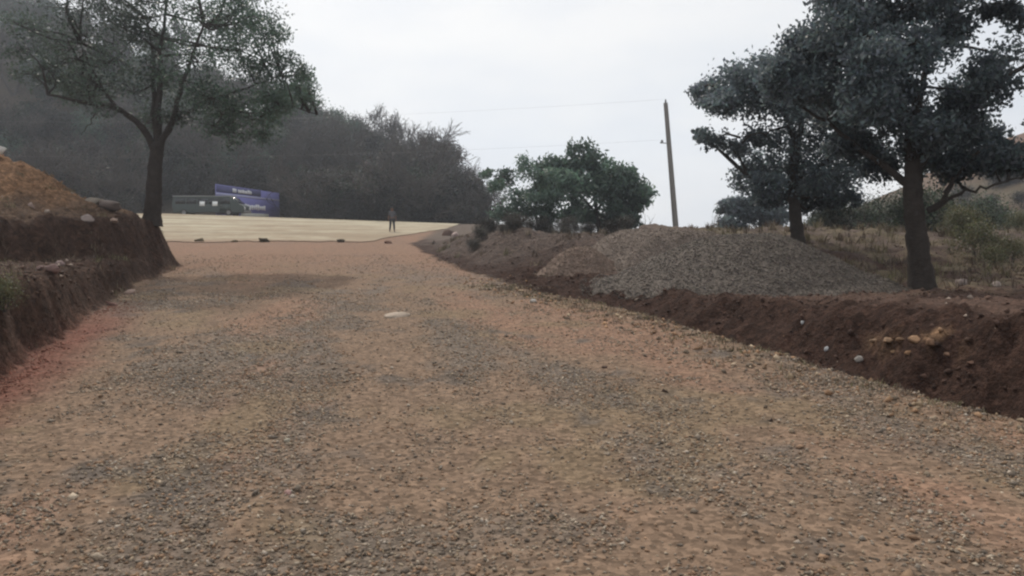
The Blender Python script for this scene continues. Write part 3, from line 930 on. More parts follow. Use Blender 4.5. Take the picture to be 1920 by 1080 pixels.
# --- the tree on the left bank
YC = 26.0
xC = (286 - 960) / F_PX * YC
bC = (xC, YC, H(xC, YC) - .12)
C_ = lambda px, py, dy=0: np.array(at(px, py, YC)) + (0, dy, 0)
limbsC = [
    ([bC, C_(288, 370), C_(290, 320), C_(296, 268)], .27, .2),
    ([C_(293, 290), C_(268, 235, -.2), C_(235, 210, -.5), C_(180, 200, -.9), (C_(130, 190, -1.2))], .13, .035),
    ([C_(296, 272), C_(280, 190, .3), C_(275, 110, .6), C_(250, 20, .9)], .12, .03),
    ([C_(296, 270), C_(298, 180), C_(300, 90, .1), C_(310, -20, .2)], .13, .03),
    ([C_(298, 275), C_(330, 225, -.2), C_(355, 150, -.4), C_(400, 60, -.8)], .12, .03),
    ([C_(326, 230, -.2), C_(380, 190, .3), C_(440, 160, .7), C_(510, 130, 1)], .08, .02),
    ([C_(380, 190, .3), C_(450, 205, .6), C_(520, 190, .9), C_(580, 205, 1)], .05, .015),
    ([C_(235, 210, -.5), C_(190, 150, -.3), C_(150, 80, 0)], .06, .02),
    ([C_(205, 203, -.7), C_(195, 235, -.8), C_(180, 260, -.9)], .03, .01),
]
clC = [(230, 30, 52, .6), (300, 0, 60, .7), (380, 15, 62, .7), (450, 55, 52, .9), (490, 105, 44, .9), (540, 115, 24, .25), (420, 115, 52, .7), (350, 80, 46, .35),
       (200, 85, 50, .6), (160, 55, 52, .6), (135, 150, 46, .7), (210, 165, 44, .6), (290, 140, 36, .35), (365, 175, 44, .7), (430, 190, 44, .8), (495, 175, 38, .8),
       (555, 165, 30, .4), (585, 185, 20, .25), (470, 220, 34, .5), (405, 240, 34, .5), (250, 220, 30, .25), (300, -60, 60, .7), (400, -60, 60, .6), (200, -50, 60, .5),
       (470, 0, 36, .5), (500, 60, 28, .4), (270, 70, 34, .3), (560, 140, 20, .2), (110, 110, 36, .5), (330, 215, 30, .3), (525, 205, 26, .3), (100, 60, 40, .4), (90, 140, 34, .35), (170, -10, 46, .5)]
build_tree('shade_tree', bC, limbsC, clumps_px(clC, YC, 1.9, 7, 3), (.125, .055), M['leaf_green'], M['bark'],
           'tall spreading tree on the end of the left bank', seed=13, per=640, tight=.30, bright=(.5, 1.2),
           hue=lambda p: (1.0, 1.0, 1.0) if p[0] > -10.5 else (.85, .75, .8))

# --- green trees beyond the drive
YD = 52.0
D = lambda px, py, dy=0: np.array(at(px, py, YD)) + (0, dy, 0)
xD = (1125 - 960) / F_PX * YD
bD = (xD, YD, H(xD, YD) - .1)
limbsD = [([bD, D(1122, 415), D(1118, 390), D(1115, 360)], .2, .1), ([D(1118, 400), D(1085, 360), D(1060, 325)], .1, .03), ([D(1118, 395), D(1150, 360), D(1185, 340)], .1, .03),
          ([D(1120, 410), D(1160, 400), D(1185, 395)], .08, .03)]
clD = [(1050, 322, 30), (1090, 312, 32), (1145, 322, 34), (1188, 350, 30), (1025, 345, 22), (1190, 375, 22), (1078, 355, 36), (1128, 362, 40), (1175, 388, 24), (1098, 398, 26, .6), (1150, 410, 24, .6), (1190, 322, 10, .3), (1050, 345, 26), (1165, 350, 32), (1200, 350, 12, .4), (1110, 300, 12, .3), (1070, 410, 20, .5), (1180, 420, 16, .4)]
build_tree('round_tree', bD, limbsD, clumps_px(clD, YD, 2.2, 8, 2), (.34, .16), M['leaf_green'], M['bark'], 'dense round green tree beyond the low rise, left of the pole', seed=14, per=800, bright=(.6, 1.5))
YE = 47.0
E = lambda px, py, dy=0: np.array(at(px, py, YE)) + (0, dy, 0)
xE = (1008 - 960) / F_PX * YE
bE = (xE, YE, H(xE, YE) - .1)
limbsE = [([bE, E(1006, 410), E(1000, 390)], .13, .08), ([E(1002, 398), E(975, 370), E(940, 340), E(918, 325)], .07, .015), ([E(1003, 396), E(1008, 360), E(995, 325)], .07, .015),
          ([E(1003, 396), E(1025, 375), E(1040, 350)], .06, .015), ([E(1004, 405), E(970, 395), E(945, 385)], .05, .012)]
clE = [(945, 330, 18, .45), (985, 322, 20, .5), (1012, 345, 22, .6), (932, 348, 16, .4), (968, 365, 22, .5), (1012, 388, 24, .7), (955, 398, 22, .6), (1000, 370, 20, .6), (1035, 335, 18, .6), (915, 325, 12, .25), (985, 400, 22, .6), (925, 400, 16, .4), (1030, 410, 18, .6), (1035, 375, 20, .7)]
build_tree('thin_tree', bE, limbsE, clumps_px(clE, YE, 1.6, 9, 2), (.24, .1), M['leaf_green'], M['bark'], 'thin flat topped tree just left of the dense round green tree', seed=15, per=520, tight=.3)

# --- round dark trees far behind the heaps
for (px, py, rp_, lab, sd_) in ((1386, 402, 36, 'round dark tree behind the heaps, the left of two', 31), (1441, 392, 42, 'round dark tree behind the heaps, nearer the broadleaf trunk', 32)):
    YF = 60.0
    Ff = lambda a, b: np.array(at(a, b, YF))
    xF = (px - 960) / F_PX * YF
    bF = (xF, YF, H(xF, YF) - .1)
    rng = np.random.default_rng(sd_)
    cl = [(px + rng.uniform(-.6, .6) * rp_, py + rng.uniform(-.6, .75) * rp_, rp_ * .45) for _ in range(10)]
    build_tree('round_tree', bF, [([bF, Ff(px, 425), Ff(px, py)], .16, .07)], clumps_px(cl, YF, 1.2, sd_, 2), (.34, .17), M['leaf_dark'], M['bark'], lab, seed=sd_, per=260)

# --- bare / dry tree generator
def grow(g, tips, p, d, ln, r, depth, rng, spread=.55, up=.15, sides=5, rmin=0.0):
    n = 4
    P = [p]; q = p.copy(); dd = d.copy()
    for _ in range(n - 1):
        dd = dd + rng.normal(0, .16, 3) + (0, 0, up * .25)
        dd /= np.linalg.norm(dd)
        q = q + dd * ln / (n - 1); P.append(q)
    P = np.array(P)
    r1 = r * .62
    g.tube(P, np.maximum(np.linspace(r, r1, n), rmin), sides if r > .02 else 3, cap=False)
    if depth == 0:
        tips.append(P[-1]); tips.append(P[2]); return
    for k_ in range(rng.integers(2, 4) + (1 if depth > 2 else 0)):
        t = rng.uniform(.45, 1.0) if k_ else 1.0
        s = P[0] + 0
        idx = t * (n - 1); a = int(min(idx, n - 2)); s = P[a] + (P[a + 1] - P[a]) * (idx - a)
        nd = dd + rng.normal(0, spread, 3) + (0, 0, up)
        nd /= np.linalg.norm(nd)
        grow(g, tips, s, nd, ln * rng.uniform(.6, .85), r1 * rng.uniform(.6, .85), depth - 1, rng, spread, up, sides, rmin)

def dry_tree(name, h, seed, lmat, bmat, lab, leaves, lsize, depth=4, stems=1, spread=.55, cat='tree', group=None, bright=(.6, 1.4), r0=None, jit=.35, rmin=0.0):
    rng = np.random.default_rng(seed)
    g = Geo(); tips = []
    for s in range(stems):
        d = np.array([rng.normal(0, .28 if stems > 1 else .08), rng.normal(0, .28 if stems > 1 else .08), 1.0]); d /= np.linalg.norm(d)
        grow(g, tips, np.array([rng.normal(0, .12) * (stems > 1), rng.normal(0, .12) * (stems > 1), -.1]), d, h * .36, (r0 or h * .016), depth, rng, spread, rmin=rmin)
    T = np.array(tips)
    sc_ = h / max(T[:, 2].max(), .1)
    root = empty(name, (0, 0, 0))
    tag(root, lab, cat, group)
    me = g.mesh('trunk', bmat, False)
    co = np.concatenate(g.v) * (sc_ ** .8, sc_ ** .8, sc_)
    me.vertices.foreach_set('co', co.astype(np.float32).ravel())
    link('trunk', me, root)
    if leaves:
        T = T * (sc_ ** .8, sc_ ** .8, sc_)
        k_ = rng.integers(0, len(T), leaves)
        P = T[k_] + rng.normal(0, jit, (leaves, 3))
        P[:, 2] = np.clip(P[:, 2], .1, None)
        col = rng.uniform(*bright, (len(T), 1))[k_] * rng.uniform(.85, 1.15, (leaves, 3))
        v, f, c = leaf_quads(P, lsize[0], lsize[1], rng, col)
        link('crown', mesh_np('crown', v, f, lmat, c), root)
    return root

GW = 'dry trees crowding the wooded hill behind the road'
protos = []
LW = ['grey-brown leafless tree among the dark woods on the hill', 'dusty olive bushy tree among the dark woods on the hill', 'twiggy dry-leaved tree among the dark woods on the hill']
for k_ in range(3):
    protos.append((0, dry_tree('bare_tree', 6.5, 200 + k_, M['leaf_dry'], M['greybark'], LW[0], 900, (.16, .07), 5, 2, .42, group='bare trees in the hill woods', jit=.15, r0=.16, rmin=.022)))
for k_ in range(3):
    protos.append((1, dry_tree('bushy_tree', 5.6, 210 + k_, M['leaf_olive'], M['greybark'], LW[1], 9000, (.32, .17), 4, 3, .65, group='bushy trees in the hill woods', bright=(.4, 1.3), jit=.34)))
for k_ in range(3):
    protos.append((2, dry_tree('dry_tree', 6.0, 220 + k_, M['leaf_dry'], M['greybark'], LW[2], 8000, (.30, .16), 4, 2, .65, group='dry leaved trees in the hill woods', bright=(.4, 1.3), jit=.34)))
KIND_WORDS = ['grey-brown leafless tree', 'dusty olive bushy tree', 'twiggy brown-leaved tree']
KIND_GROUP = ['leafless trees', 'olive bushy trees', 'brown-leaved trees']
def wood_zone(x, Y):
    px = 960 + x / Y * F_PX
    far = Y > 100
    if px < 130: a = 'above the orange soil mound'
    elif px < 310: a = 'behind the spreading left-bank tree'
    elif px < 410: a = 'behind the dark minibus'
    elif px < 540: a = 'behind the blue billboard'
    elif px < 690: a = 'between the billboard and the person'
    elif px < 790: a = 'behind the standing person'
    else: a = 'right of the person'
    b = 'high on the hill' if far else ('on the lower hillside' if Y > 86 else 'at the foot of the hill')
    return b + ', ' + a, b + ' ' + a
rng = np.random.default_rng(77)
used = [False] * len(protos)
spots = []
for row, Yr in enumerate([81.5, 84, 87.5, 92, 97, 103, 109, 116, 123]):
    step = [2.6, 2.9, 3.4, 3.8, 4.3, 4.8, 5.2, 5.6, 6.0][row]
    xa = -.70 * Yr; xb = (905 - 960) / F_PX * Yr
    x = xa + rng.uniform(0, step)
    while x < xb:
        spots.append((x + rng.normal(0, .5), Yr + rng.normal(0, .9), row)); x += step * rng.uniform(.75, 1.25)
for (x, Y, row) in spots:
    if Y < 89 and -.47 < x / Y < -.265:
        continue
    kind = rng.choice(3, p=[.30, .35, .35] if x / Y < -.2 else [.45, .25, .3])
    k_ = kind * 3 + rng.integers(0, 3)
    s = rng.uniform(.75, 1.2) * (1.0 if row else .85)
    if kind == 0:
        s *= rng.uniform(1.1, 1.5)
    ppx = 960 + x / Y * F_PX
    if ppx > 825:
        s *= max(.42, 1 - (ppx - 825) / 170)
    z = max(float(hill_left(np.array([x]), np.array([Y]))[0]), H(x, Y)) - .2
    ang = rng.uniform(0, 6.28)
    if not used[k_]:
        used[k_] = True
        o = protos[k_][1]; o.location = (x, Y, z); o.rotation_euler = (0, 0, ang); o.scale = (s, s, s)
    else:
        o = copy_tree(protos[k_][1], (x, Y, z), ang, s)
    where, zone = wood_zone(x, Y)
    o['label'] = KIND_WORDS[kind] + ' ' + where
    o['group'] = KIND_GROUP[kind] + ' ' + zone

# greener trees standing among the woods
gt = dry_tree('green_tree', 7.0, 250, M['leaf_green'], M['greybark'], 'x', 9000, (.26, .13), 4, 2, .65, bright=(.35, 1.1), jit=.5)
GTS = [(575, 118, 1.15, 'grey-green full tree on the ridge right of the left-bank tree, highest of its kind'), (635, 113, .95, 'grey-green tree on the ridge below and right of the highest green tree'),
       (520, 112, 1.0, 'green tree on the hill above the blue billboard'), (60, 112, 1.1, 'green tree high on the hill at the left frame edge'), (110, 104, .9, 'green tree on the hill above the orange mound'),
       (200, 96, .9, 'olive green tree on the slope left of the left-bank trunk'), (455, 95, .85, 'green tree low on the slope between the minibus and billboard tops'), (250, 108, 1.0, 'green tree on the hill seen through the left-bank crown'),
       (690, 100, .8, 'small green tree on the slope left of the standing person'), (840, 88, .75, 'green tree at the low right end of the woods'), (20, 90, .9, 'green tree on the slope behind the white boulder')]
for i, (px, Y, s_, lab) in enumerate(GTS):
    x = (px - 960) / F_PX * Y
    loc = (x, Y, max(float(hill_left(np.array([x]), np.array([Y]))[0]), H(x, Y)) - .2)
    if i == 0:
        o = gt; o.location = loc; o.scale = (s_, s_, s_)
    else:
        o = copy_tree(gt, loc, i * 1.3, s_)
    tag(o, lab, 'tree', 'green trees among the hill woods')

# dark thicket filling the foot of the woods
th = dry_tree('thicket_bush', 2.6, 260, M['leaf_dry'], M['greybark'], 'dark tangled bush in the thicket at the foot of the wooded hill', 8500, (.2, .11), 3, 6, .8, 'bush', 'dark bushes at the foot of the hill woods', bright=(.5, 1.2), jit=.38)
first = True
for (yy, stp, sc0, sc1) in ((80.2, 1.9, .55, .95), (82.5, 2.1, .9, 1.3), (86, 2.6, 1.0, 1.5), (90.5, 3.2, 1.0, 1.5)):
    x = -.66 * yy
    while x < (900 - 960) / F_PX * yy:
        z = max(float(hill_left(np.array([x]), np.array([yy]))[0]), H(x, yy)) - .15
        s_ = rng.uniform(sc0, sc1)
        if yy < 88 and -.47 < x / yy < -.27:
            x += 1.0; continue
        if first:
            o = th; th.location = (x, yy, z); th.scale = (s_, s_, s_); first = False
        else:
            o = copy_tree(th, (x, yy, z), rng.uniform(0, 6.28), s_)
        where, zone = wood_zone(x, yy)
        o['label'] = 'dark tangled thicket bush ' + where
        o['group'] = 'thicket bushes ' + zone
        x += stp * rng.uniform(.7, 1.3)

# pale wispy bare trees on the skyline at the end of the woods
for i, (px, Y, h_, lab) in enumerate([(645, 118, 7.5, 'thin bare tree on the skyline above the dark bushes, leftmost of the skyline trees'), (700, 112, 6.5, 'thin bare tree on the skyline with a single tall twig'),
                                      (800, 100, 8, 'wispy bare tree rising over the right end of the woods'), (868, 88, 7.5, 'wispy leaning bare tree at the very right end of the woods'), (835, 92, 7.5, 'wispy bare tree just left of the leaning one at the end of the woods'), (905, 84, 5.0, 'short feathery bare tree past the end of the woods')]):
    x = (px - 960) / F_PX * Y
    o = dry_tree('bare_tree', h_, 300 + i, M['leaf_olive'], M['greybark'], lab, 260, (.16, .07), 5, 2, .42, jit=.15, r0=.15, rmin=.02)
    o.location = (x, Y, max(float(hill_left(np.array([x]), np.array([Y]))[0]), H(x, Y)) - .2)
# bare saplings by the pole
for i, (px, h_, lab) in enumerate([(1330, 2.6, 'slim bare sapling right of the pole, tallest of its pair'), (1352, 1.9, 'short bare sapling beside the round dark trees'), (1212, 1.7, 'bare dead stem between the round green tree and the pole')]):
    Y = 56; x = (px - 960) / F_PX * Y
    o = dry_tree('sapling', h_, 320 + i, None, M['greybark'], lab, 0, None, 3, 1, .4, r0=.05)
    o.location = (x, Y, H(x, Y) - .1)

# --- shrubs on the right and along the rise
shr = [dry_tree('shrub', 1.6, 400 + k_, [M['leaf_olive'], M['leaf_yellow'], M['leaf_dry']][k_], M['greybark'], 'x', 2200, (.13, .06), 3, 5, .7, 'shrub', bright=(.5, 1.4), jit=.24) for k_ in range(3)]
SL = ['dusty olive shrub in the scrub right of the gravel heaps', 'yellow green shrub near the big right tree', 'dark low shrub on the foot of the right hill']
SG = ['olive shrubs in the scrub on the right', 'yellow green shrubs round the big right tree', 'dark shrubs at the foot of the right hill']
su = [False] * 3
def put_shrub(k_, x, Y, s, z=None, lab=None, grp=None):
    z = H(x, Y) - .05 if z is None else z
    if not su[k_]:
        su[k_] = True; o = shr[k_]; o.location = (x, Y, z); o.scale = (s, s, s); o.rotation_euler = (0, 0, rng.uniform(0, 6.28))
    else:
        o = copy_tree(shr[k_], (x, Y, z), rng.uniform(0, 6.28), s)
    o['label'] = lab or SL[k_]; o['group'] = grp or SG[k_]
    if lab and not grp and 'group' in o: del o['group']
    return o
for _ in range(9):
    Y = rng.uniform(22, 32); px = rng.uniform(1765, 1990); put_shrub(1, (px - 960) / F_PX * Y, Y, rng.uniform(.35, .75))
for _ in range(26):
    Y = rng.uniform(30, 62); px = 1535 + 425 * rng.uniform(0, 1) ** 1.7; put_shrub(0, (px - 960) / F_PX * Y, Y, rng.uniform(.5, 1.15))
for _ in range(46):
    Y = rng.uniform(60, 104); px = 1530 + 430 * rng.uniform(0, 1) ** 1.1; x = (px - 960) / F_PX * Y
    put_shrub(2, x, Y, rng.uniform(.7, 1.5), max(H(x, Y), float(hill_right(np.array([x]), np.array([Y]))[0])) - .1)
for _ in range(34):
    Y = rng.uniform(29, 46); px = rng.uniform(880, 1180); x = (px - 960) / F_PX * Y
    put_shrub(2, x, Y, rng.uniform(.2, .5), lab='small dark shrub on the low dirt rise left of the heaps', grp='dark shrubs on the low dirt rise')
put_shrub(1, -5.95, 9.35, .22, lab='small bright green plant on the left ledge at the frame edge')

# thin grey trees on the right behind the big trunk
for i, (px, Y) in enumerate([(1592, 40), (1640, 38), (1662, 44), (1690, 41)]):
    x = (px - 960) / F_PX * Y
    if i == 0:
        gp = dry_tree('bare_tree', 2.9, 340, M['leaf_olive'], M['greybark'], 'thin grey tree in the scrub between the two dark trunks', 500, (.14, .06), 4, 2, .55, group='thin grey trees between the two dark trunks')
        gp.location = (x, Y, H(x, Y) - .1)
    else:
        copy_tree(gp, (x, Y, H(x, Y) - .1), i * 1.7, 1 - .1 * i)

# ------------------------------------------------------------------ pole and wires
YP = 49.0
pb = at(1268, 438, YP); pt = at(1248, 193, YP)
pz = H(pb.x, YP)
root = empty('utility_pole', (pb.x, YP, pz))
tag(root, 'tall weathered utility pole leaning slightly left against the sky', 'pole')
dv = (pt - pb); foot = pb - dv * ((pb.z - pz + .3) / dv.z)
g = Geo(); g.tube(np.array([foot, pb, (pb + pt) / 2, pt]) - np.array(root.location), [.19, .18, .155, .13], 10)
link('shaft', g.mesh('shaft', M['wood'], True), root)
ins = pb + dv * ((438 - 268) / 245.0)
g = Geo(); o0 = np.array(ins - root.location)
g.tube(np.array([o0 + (-.1, 0, 0), o0 + (-.55, 0, .02)]), .03, 6)
g.tube(np.array([o0 + (-.42, 0, .02), o0 + (-.42, 0, .1), o0 + (-.42, 0, .2)]), [.06, .08, .045], 8)
link('bracket', g.mesh('bracket', M['metal'], True), root)
g = Geo(); o1 = np.array(pt - root.location)
g.tube(np.array([o1 + (0, 0, -.02), o1 + (0, 0, .12), o1 + (0, 0, .22)]), [.05, .06, .03], 8)
link('insulator', g.mesh('insulator', M['metal'], True), root)
def wire(p, q, sag, lab):
    t = np.linspace(0, 1, 40)[:, None]
    P = np.array(p) * (1 - t) + np.array(q) * t; P[:, 2] -= (4 * sag * t * (1 - t))[:, 0]
    g = Geo(); g.tube(P, .0032, 4)
    tag(link('power_line', g.mesh('power_line', M['metal'])), lab, 'wire')
wire(np.array(pt) + (0, 0, .22), (-62, 75, 13), .9, 'upper thin power line running left from the pole top')
wire(np.array(ins) + (-.42, 0, .2), (-62, 75, 10), .9, 'lower thin power line running left from the pole bracket')

# ------------------------------------------------------------------ billboard
Y0, Y1 = 79.5, 83.5
pL = at(404, 345, Y0); pR = at(523, 362, Y1)
xdir = Vector((pR.x - pL.x, pR.y - pL.y, 0)); W = xdir.length; xdir.normalize()
zb = 3.3
root = empty('billboard', (pL.x, pL.y, zb), math.atan2(xdir.y, xdir.x))
tag(root, 'blue billboard with white lettering standing behind the pale road', 'billboard')
hL = pL.z - zb; hR = pR.z - zb
def on_sign(u, w):                     # u along the width, w height fraction
    return np.array([u * W, 0, .35 + (hL + (hR - hL) * u - .35) * w])
def patch(name, u0, u1, w0, w1, mat, th, parent, fr=0.0):
    a, b, c, d = on_sign(u0, w0), on_sign(u1, w0), on_sign(u1, w1), on_sign(u0, w1)
    f = np.array([a, b, c, d]); f[:, 1] = fr - th; k = f.copy(); k[:, 1] = fr
    me = mesh_np(name, np.concatenate([f, k]), np.array([[0, 1, 2, 3], [7, 6, 5, 4], [0, 4, 5, 1], [1, 5, 6, 2], [2, 6, 7, 3], [3, 7, 4, 0]]), mat)
    return link(name, me, parent)
panel = patch('panel', 0, 1, 0, 1, M['blue'], .12, root, .06)
patch('header_band', .004, .7, .78, .985, M['navy'], .02, root, -.063)
patch('header_band_pale', .0, 1.0, .70, .76, M['lilac'], .02, root, -.063).name = 'stripe'
# illegible white lettering: short strokes as they read from here
rng = np.random.default_rng(5)
u = .255
for wd in (.02, .02, .02, 0, .022, .03, .018, .026, .022, .03, .018, .024, .02):
    if wd:
        patch('lettering', u, u + wd * .8, .82 - (u - .25) * .0, .93 + rng.uniform(-.02, .02), M['white'], .02, root, -.086)
    u += (wd or .022) * 1.02
u = .40
for wd in (.045, .03, .034, .03, .04, .03, .03, .036, .034, .03, .036):
    patch('lettering', u, u + wd * .84, .33 + rng.uniform(-.02, .01), .48 + rng.uniform(-.02, .03), M['white'], .02, root, -.063)
    u += wd
patch('notice_strip', .38, .82, .03, .21, M['palegrey'], .02, root, -.063)
g = Geo()
sw = np.array([on_sign(.2, .66), on_sign(.235, .56), on_sign(.27, .42), on_sign(.33, .28), on_sign(.40, .2)]); sw[:, 1] = -.075
g.tube(sw, [.12, .16, .14, .12, .07], 6)
link('emblem', g.mesh('emblem', M['lilac'], True), root)
for u in (.12, .5, .88):
    g = Geo(); p = on_sign(u, .9); g.box(p[0], .14, (p[2] - .8) / 2, .12, .12, p[2] + .8)
    link('post', g.mesh('post', M['metal']), root)

# ------------------------------------------------------------------ parked minibus
yv = 76.3
x0v = at(322, 400, yv).x; Lv = at(457, 400, yv).x - x0v
zv = H(x0v + Lv / 2, yv)
HV = at(330, 367, yv).z - zv
bus = empty('minibus', (x0v, yv + 1.0, zv))
tag(bus, 'dark green parked minibus with two white squares on its side', 'minibus')
prof = np.array([(.02, .16), (.0, .55), (.015, .90), (.03, .965), (.80, .965), (.835, .93), (.93, .60), (.985, .52), (1.0, .44), (1.0, .17)]) * (Lv, HV)
n = len(prof)
V = []
for (yy, dz) in ((-1.0, 0), (1.0, 0)):
    for (a, b) in prof:
        t_ = max(0, (b / HV - .5) / .5)
        V.append((a, yy * (1 - .10 * t_), b))
me = bpy.data.meshes.new('body')
me.from_pydata(V, [], [list(range(n)), list(range(2 * n - 1, n - 1, -1))] + [[k, k + n, (k + 1) % n + n, (k + 1) % n] for k in range(n)])
me.materials.append(M['busgreen'])
ob = link('body', me, bus)
bv_ = ob.modifiers.new('soft', 'BEVEL'); bv_.width = .05; bv_.segments = 2
def side(a0, a1, b0, b1, sgn, off):
    q = []
    for (a, b) in ((a0, b0), (a1, b0), (a1, b1), (a0, b1)):
        t_ = max(0, (b - .5) / .5)
        q.append((a * Lv, sgn * ((1 - .10 * t_) + off), b * HV))
    return q
def plate(name, q, th, mat, parent):
    q = np.array(q); k = q.copy(); k[:, 1] -= np.sign(q[:, 1]) * th
    return link(name, mesh_np(name, np.concatenate([q, k]), np.array([[0, 1, 2, 3], [7, 6, 5, 4], [0, 4, 5, 1], [1, 5, 6, 2], [2, 6, 7, 3], [3, 7, 4, 0]]), mat), parent)
for sg in (-1, 1):
    for (a0, a1) in ((.05, .19), (.205, .345), (.36, .50), (.515, .655), (.67, .81)):
        plate('window', side(a0, a1, .60, .88, sg, .012), .03, M['darkglass'], bus)
    dr_ = plate('door', side(.665, .82, .22, .585, sg, .014), .03, M['busgreen'], bus)
    plate('handle', side(.675, .70, .52, .545, sg, .03), .02, M['metal'], dr_)
for px in (379, 403):
    a = (at(px, 382, yv).x - x0v) / Lv; b = (at(px, 382, yv).z - zv) / HV
    plate('white_square', side(a - .036, a + .036, b - .11, b + .11, -1, .03), .02, M['glass'], bus)
g = Geo(); g.box(Lv * .41, 0, HV * .985, Lv * .80, 1.86, HV * .045)
link('roof', g.mesh('roof', M['tin']), bus)
q = np.array([(.842 * Lv, -.84, .905 * HV), (.842 * Lv, .84, .905 * HV), (.925 * Lv, .93, .625 * HV), (.925 * Lv, -.93, .625 * HV)]) + (.03, 0, .02)
link('windscreen', mesh_np('windscreen', np.concatenate([q, q - (.03, 0, .02)]), np.array([[0, 3, 2, 1], [4, 5, 6, 7], [0, 1, 5, 4], [1, 2, 6, 5], [2, 3, 7, 6], [3, 0, 4, 7]]), M['darkglass']), bus)
g = Geo(); g.box(Lv * 1.008, 0, HV * .22, .1, 1.9, .22); link('bumper', g.mesh('bumper', M['metal']), bus)
for sg in (-1, 1):
    g = Geo(); g.tube(np.array([(Lv * .99, sg * .72, HV * .38), (Lv * 1.008, sg * .72, HV * .38)]), .13, 12); link('headlight', g.mesh('headlight', M['glass']), bus)
    for a in (.17, .79):
        w_ = link('wheel', None, bus) if False else None
        g = Geo(); g.tube(np.array([(a * Lv, sg * .80, .33), (a * Lv, sg * 1.02, .33)]), .33, 20); wh = link('wheel', g.mesh('wheel', M['shoe']), bus)
        g = Geo(); g.tube(np.array([(a * Lv, sg * 1.0, .33), (a * Lv, sg * 1.035, .33)]), .19, 14); link('rim', g.mesh('rim', M['metal']), wh)

# ------------------------------------------------------------------ person
YQ = 58.5
xq = (736 - 960) / F_PX * YQ
zq = H(xq, YQ) + .04
person = empty('person', (xq, YQ, zq), R(12))
tag(person, 'person in a grey top and dark trousers standing on the pale road', 'person')
def skin(name, verts, edges, radii, mat, parent, root_i=0, sub=2):
    me = bpy.data.meshes.new(name); me.from_pydata(verts, edges, []); me.materials.append(mat)
    o = link(name, me, parent)
    o.modifiers.new('skin', 'SKIN')
    for i, r in enumerate(radii):
        sv = me.skin_vertices[0].data[i]; sv.radius = (r, r) if not isinstance(r, tuple) else r; sv.use_root = (i == root_i)
    o.modifiers.new('sub', 'SUBSURF').levels = sub
    o.modifiers['sub'].render_levels = sub
    return o
# body: pelvis, chest, neck, head; arms; legs (front is -Y)
bv = [(0, 0, .95), (0, 0, 1.18), (0, 0, 1.38), (0, 0, 1.50), (0, -.01, 1.58), (0, -.02, 1.66), (0, -.01, 1.74),
      (.17, 0, 1.42), (.25, .02, 1.14), (.27, -.05, .88), (.275, -.07, .80),
      (-.17, 0, 1.42), (-.25, .02, 1.14), (-.27, -.05, .88), (-.275, -.07, .80),
      (.10, 0, .88), (.13, -.02, .48), (.15, .02, .09), (.16, -.12, .04),
      (-.10, 0, .88), (-.13, -.02, .48), (-.17, .06, .09), (-.18, -.08, .04)]
be = [(0, 1), (1, 2), (2, 3), (3, 4), (4, 5), (5, 6), (2, 7), (7, 8), (8, 9), (9, 10), (2, 11), (11, 12), (12, 13), (13, 14), (0, 15), (15, 16), (16, 17), (17, 18), (0, 19), (19, 20), (20, 21), (21, 22)]
br_ = [(.14, .11), (.13, .1), (.14, .1), .055, .085, .1, .07, .06, .045, .033, .036, .06, .045, .033, .036, .085, .058, .042, .045, .085, .058, .042, .045]
skin('body', bv, be, br_, M['skin'], person)
tv = [bv[i] for i in (0, 1, 2, 7, 8, 11, 12)] + [(0, 0, 1.46)]
skin('shirt', tv, [(0, 1), (1, 2), (2, 3), (3, 4), (2, 5), (5, 6), (2, 7)], [(.165, .135), (.155, .125), (.165, .125), .085, .068, .085, .068, .075], M['shirt'], person)
lv_ = [bv[0], bv[15], bv[16], (.149, .02, .12), bv[19], bv[20], (-.168, .06, .12)]
skin('trousers', lv_, [(0, 1), (1, 2), (2, 3), (0, 4), (4, 5), (5, 6)], [(.155, .13), .115, .085, .07, .115, .085, .07], M['trouser'], person)
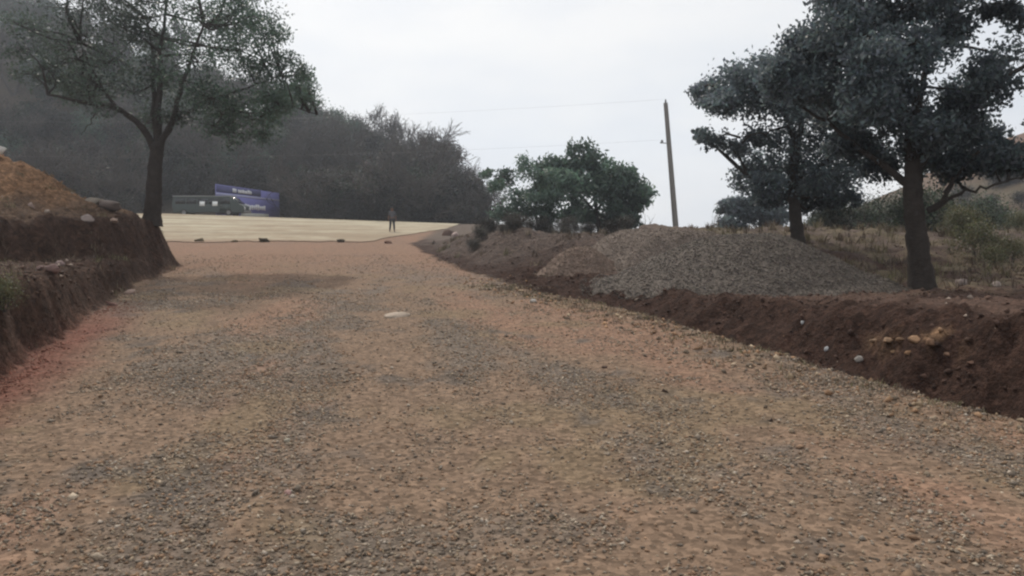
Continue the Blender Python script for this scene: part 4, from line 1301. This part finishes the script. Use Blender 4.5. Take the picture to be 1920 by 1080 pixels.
for s in (1, -1):
    ox, oy = (.0, .0) if s > 0 else (.02, .04)
    skin('shoe', [(s * (.15 + ox), .04 + oy, .05), (s * (.155 + ox), -.06 + oy, .045), (s * (.163 + ox), -.17 + oy, .04)], [(0, 1), (1, 2)], [.055, .055, .045], M['shoe'], person)
    g = Geo()
    for k_, (dx, l_) in enumerate([(-.028, .075), (-.01, .085), (.01, .08), (.027, .065)]):
        g.tube(np.array([(s * .275 + dx * .35, -.075 + dx, .80), (s * .278 + dx * .35, -.085 + dx, .80 - l_ * .6), (s * .272 + dx * .35, -.08 + dx, .80 - l_)]), [.011, .01, .007], 5)
    g.tube(np.array([(s * .265, -.10, .81), (s * .255, -.125, .78), (s * .255, -.13, .75)]), [.013, .012, .008], 5)
    link('fingers', g.mesh('fingers', M['skin'], True), person)
hv, hf = ico(2)
hp = hv * (.098, .112, .10) + (0, .012, 1.70)
hk = (hp[hf].mean(1)[:, 2] > 1.70) | (hp[hf].mean(1)[:, 1] > .03)
link('hair', mesh_np('hair', hp, hf[hk], M['hair'], None, True), person)
g = Geo()
g.tube(np.array([(0, -.115, 1.70), (0, -.135, 1.665), (0, -.118, 1.65)]), [.008, .016, .012], 6)
link('nose', g.mesh('nose', M['skin'], True), person)
for s in (1, -1):
    link('eye', mesh_np('eye', hv * .013 + (s * .035, -.108, 1.685), hf, M['hair'], None, True), person)
    link('ear', mesh_np('ear', hv * (.012, .024, .034) + (s * .1, 0, 1.675), hf, M['skin'], None, True), person)
g = Geo(); g.tube(np.array([(-.03, -.098, 1.615), (0, -.104, 1.612), (.03, -.098, 1.615)]), .006, 5)
link('mouth', g.mesh('mouth', M['shoe'], True), person)

# ------------------------------------------------------------------ haze
hm = bpy.data.materials.new('haze')
hm.use_nodes = True
t = hm.node_tree
t.nodes.clear()
ho = t.nodes.new('ShaderNodeOutputMaterial')
hvn = t.nodes.new('ShaderNodeVolumePrincipled')
hvn.inputs['Color'].default_value = (.80, .88, 1.0, 1)
hvn.inputs['Density'].default_value = HAZE_DENSITY
hvn.inputs['Anisotropy'].default_value = .6
t.links.new(hvn.outputs[0], ho.inputs['Volume'])
g = Geo(); zmin = float(min(GZ.min(), -1.0)) - 1.0; ztop = 56.0
g.box(0, 200, (zmin + ztop) / 2, 860, 500, ztop - zmin)
ho_ = link('haze', g.mesh('haze', hm))
tag(ho_, 'thin pale haze in the air', 'haze', kind='stuff')
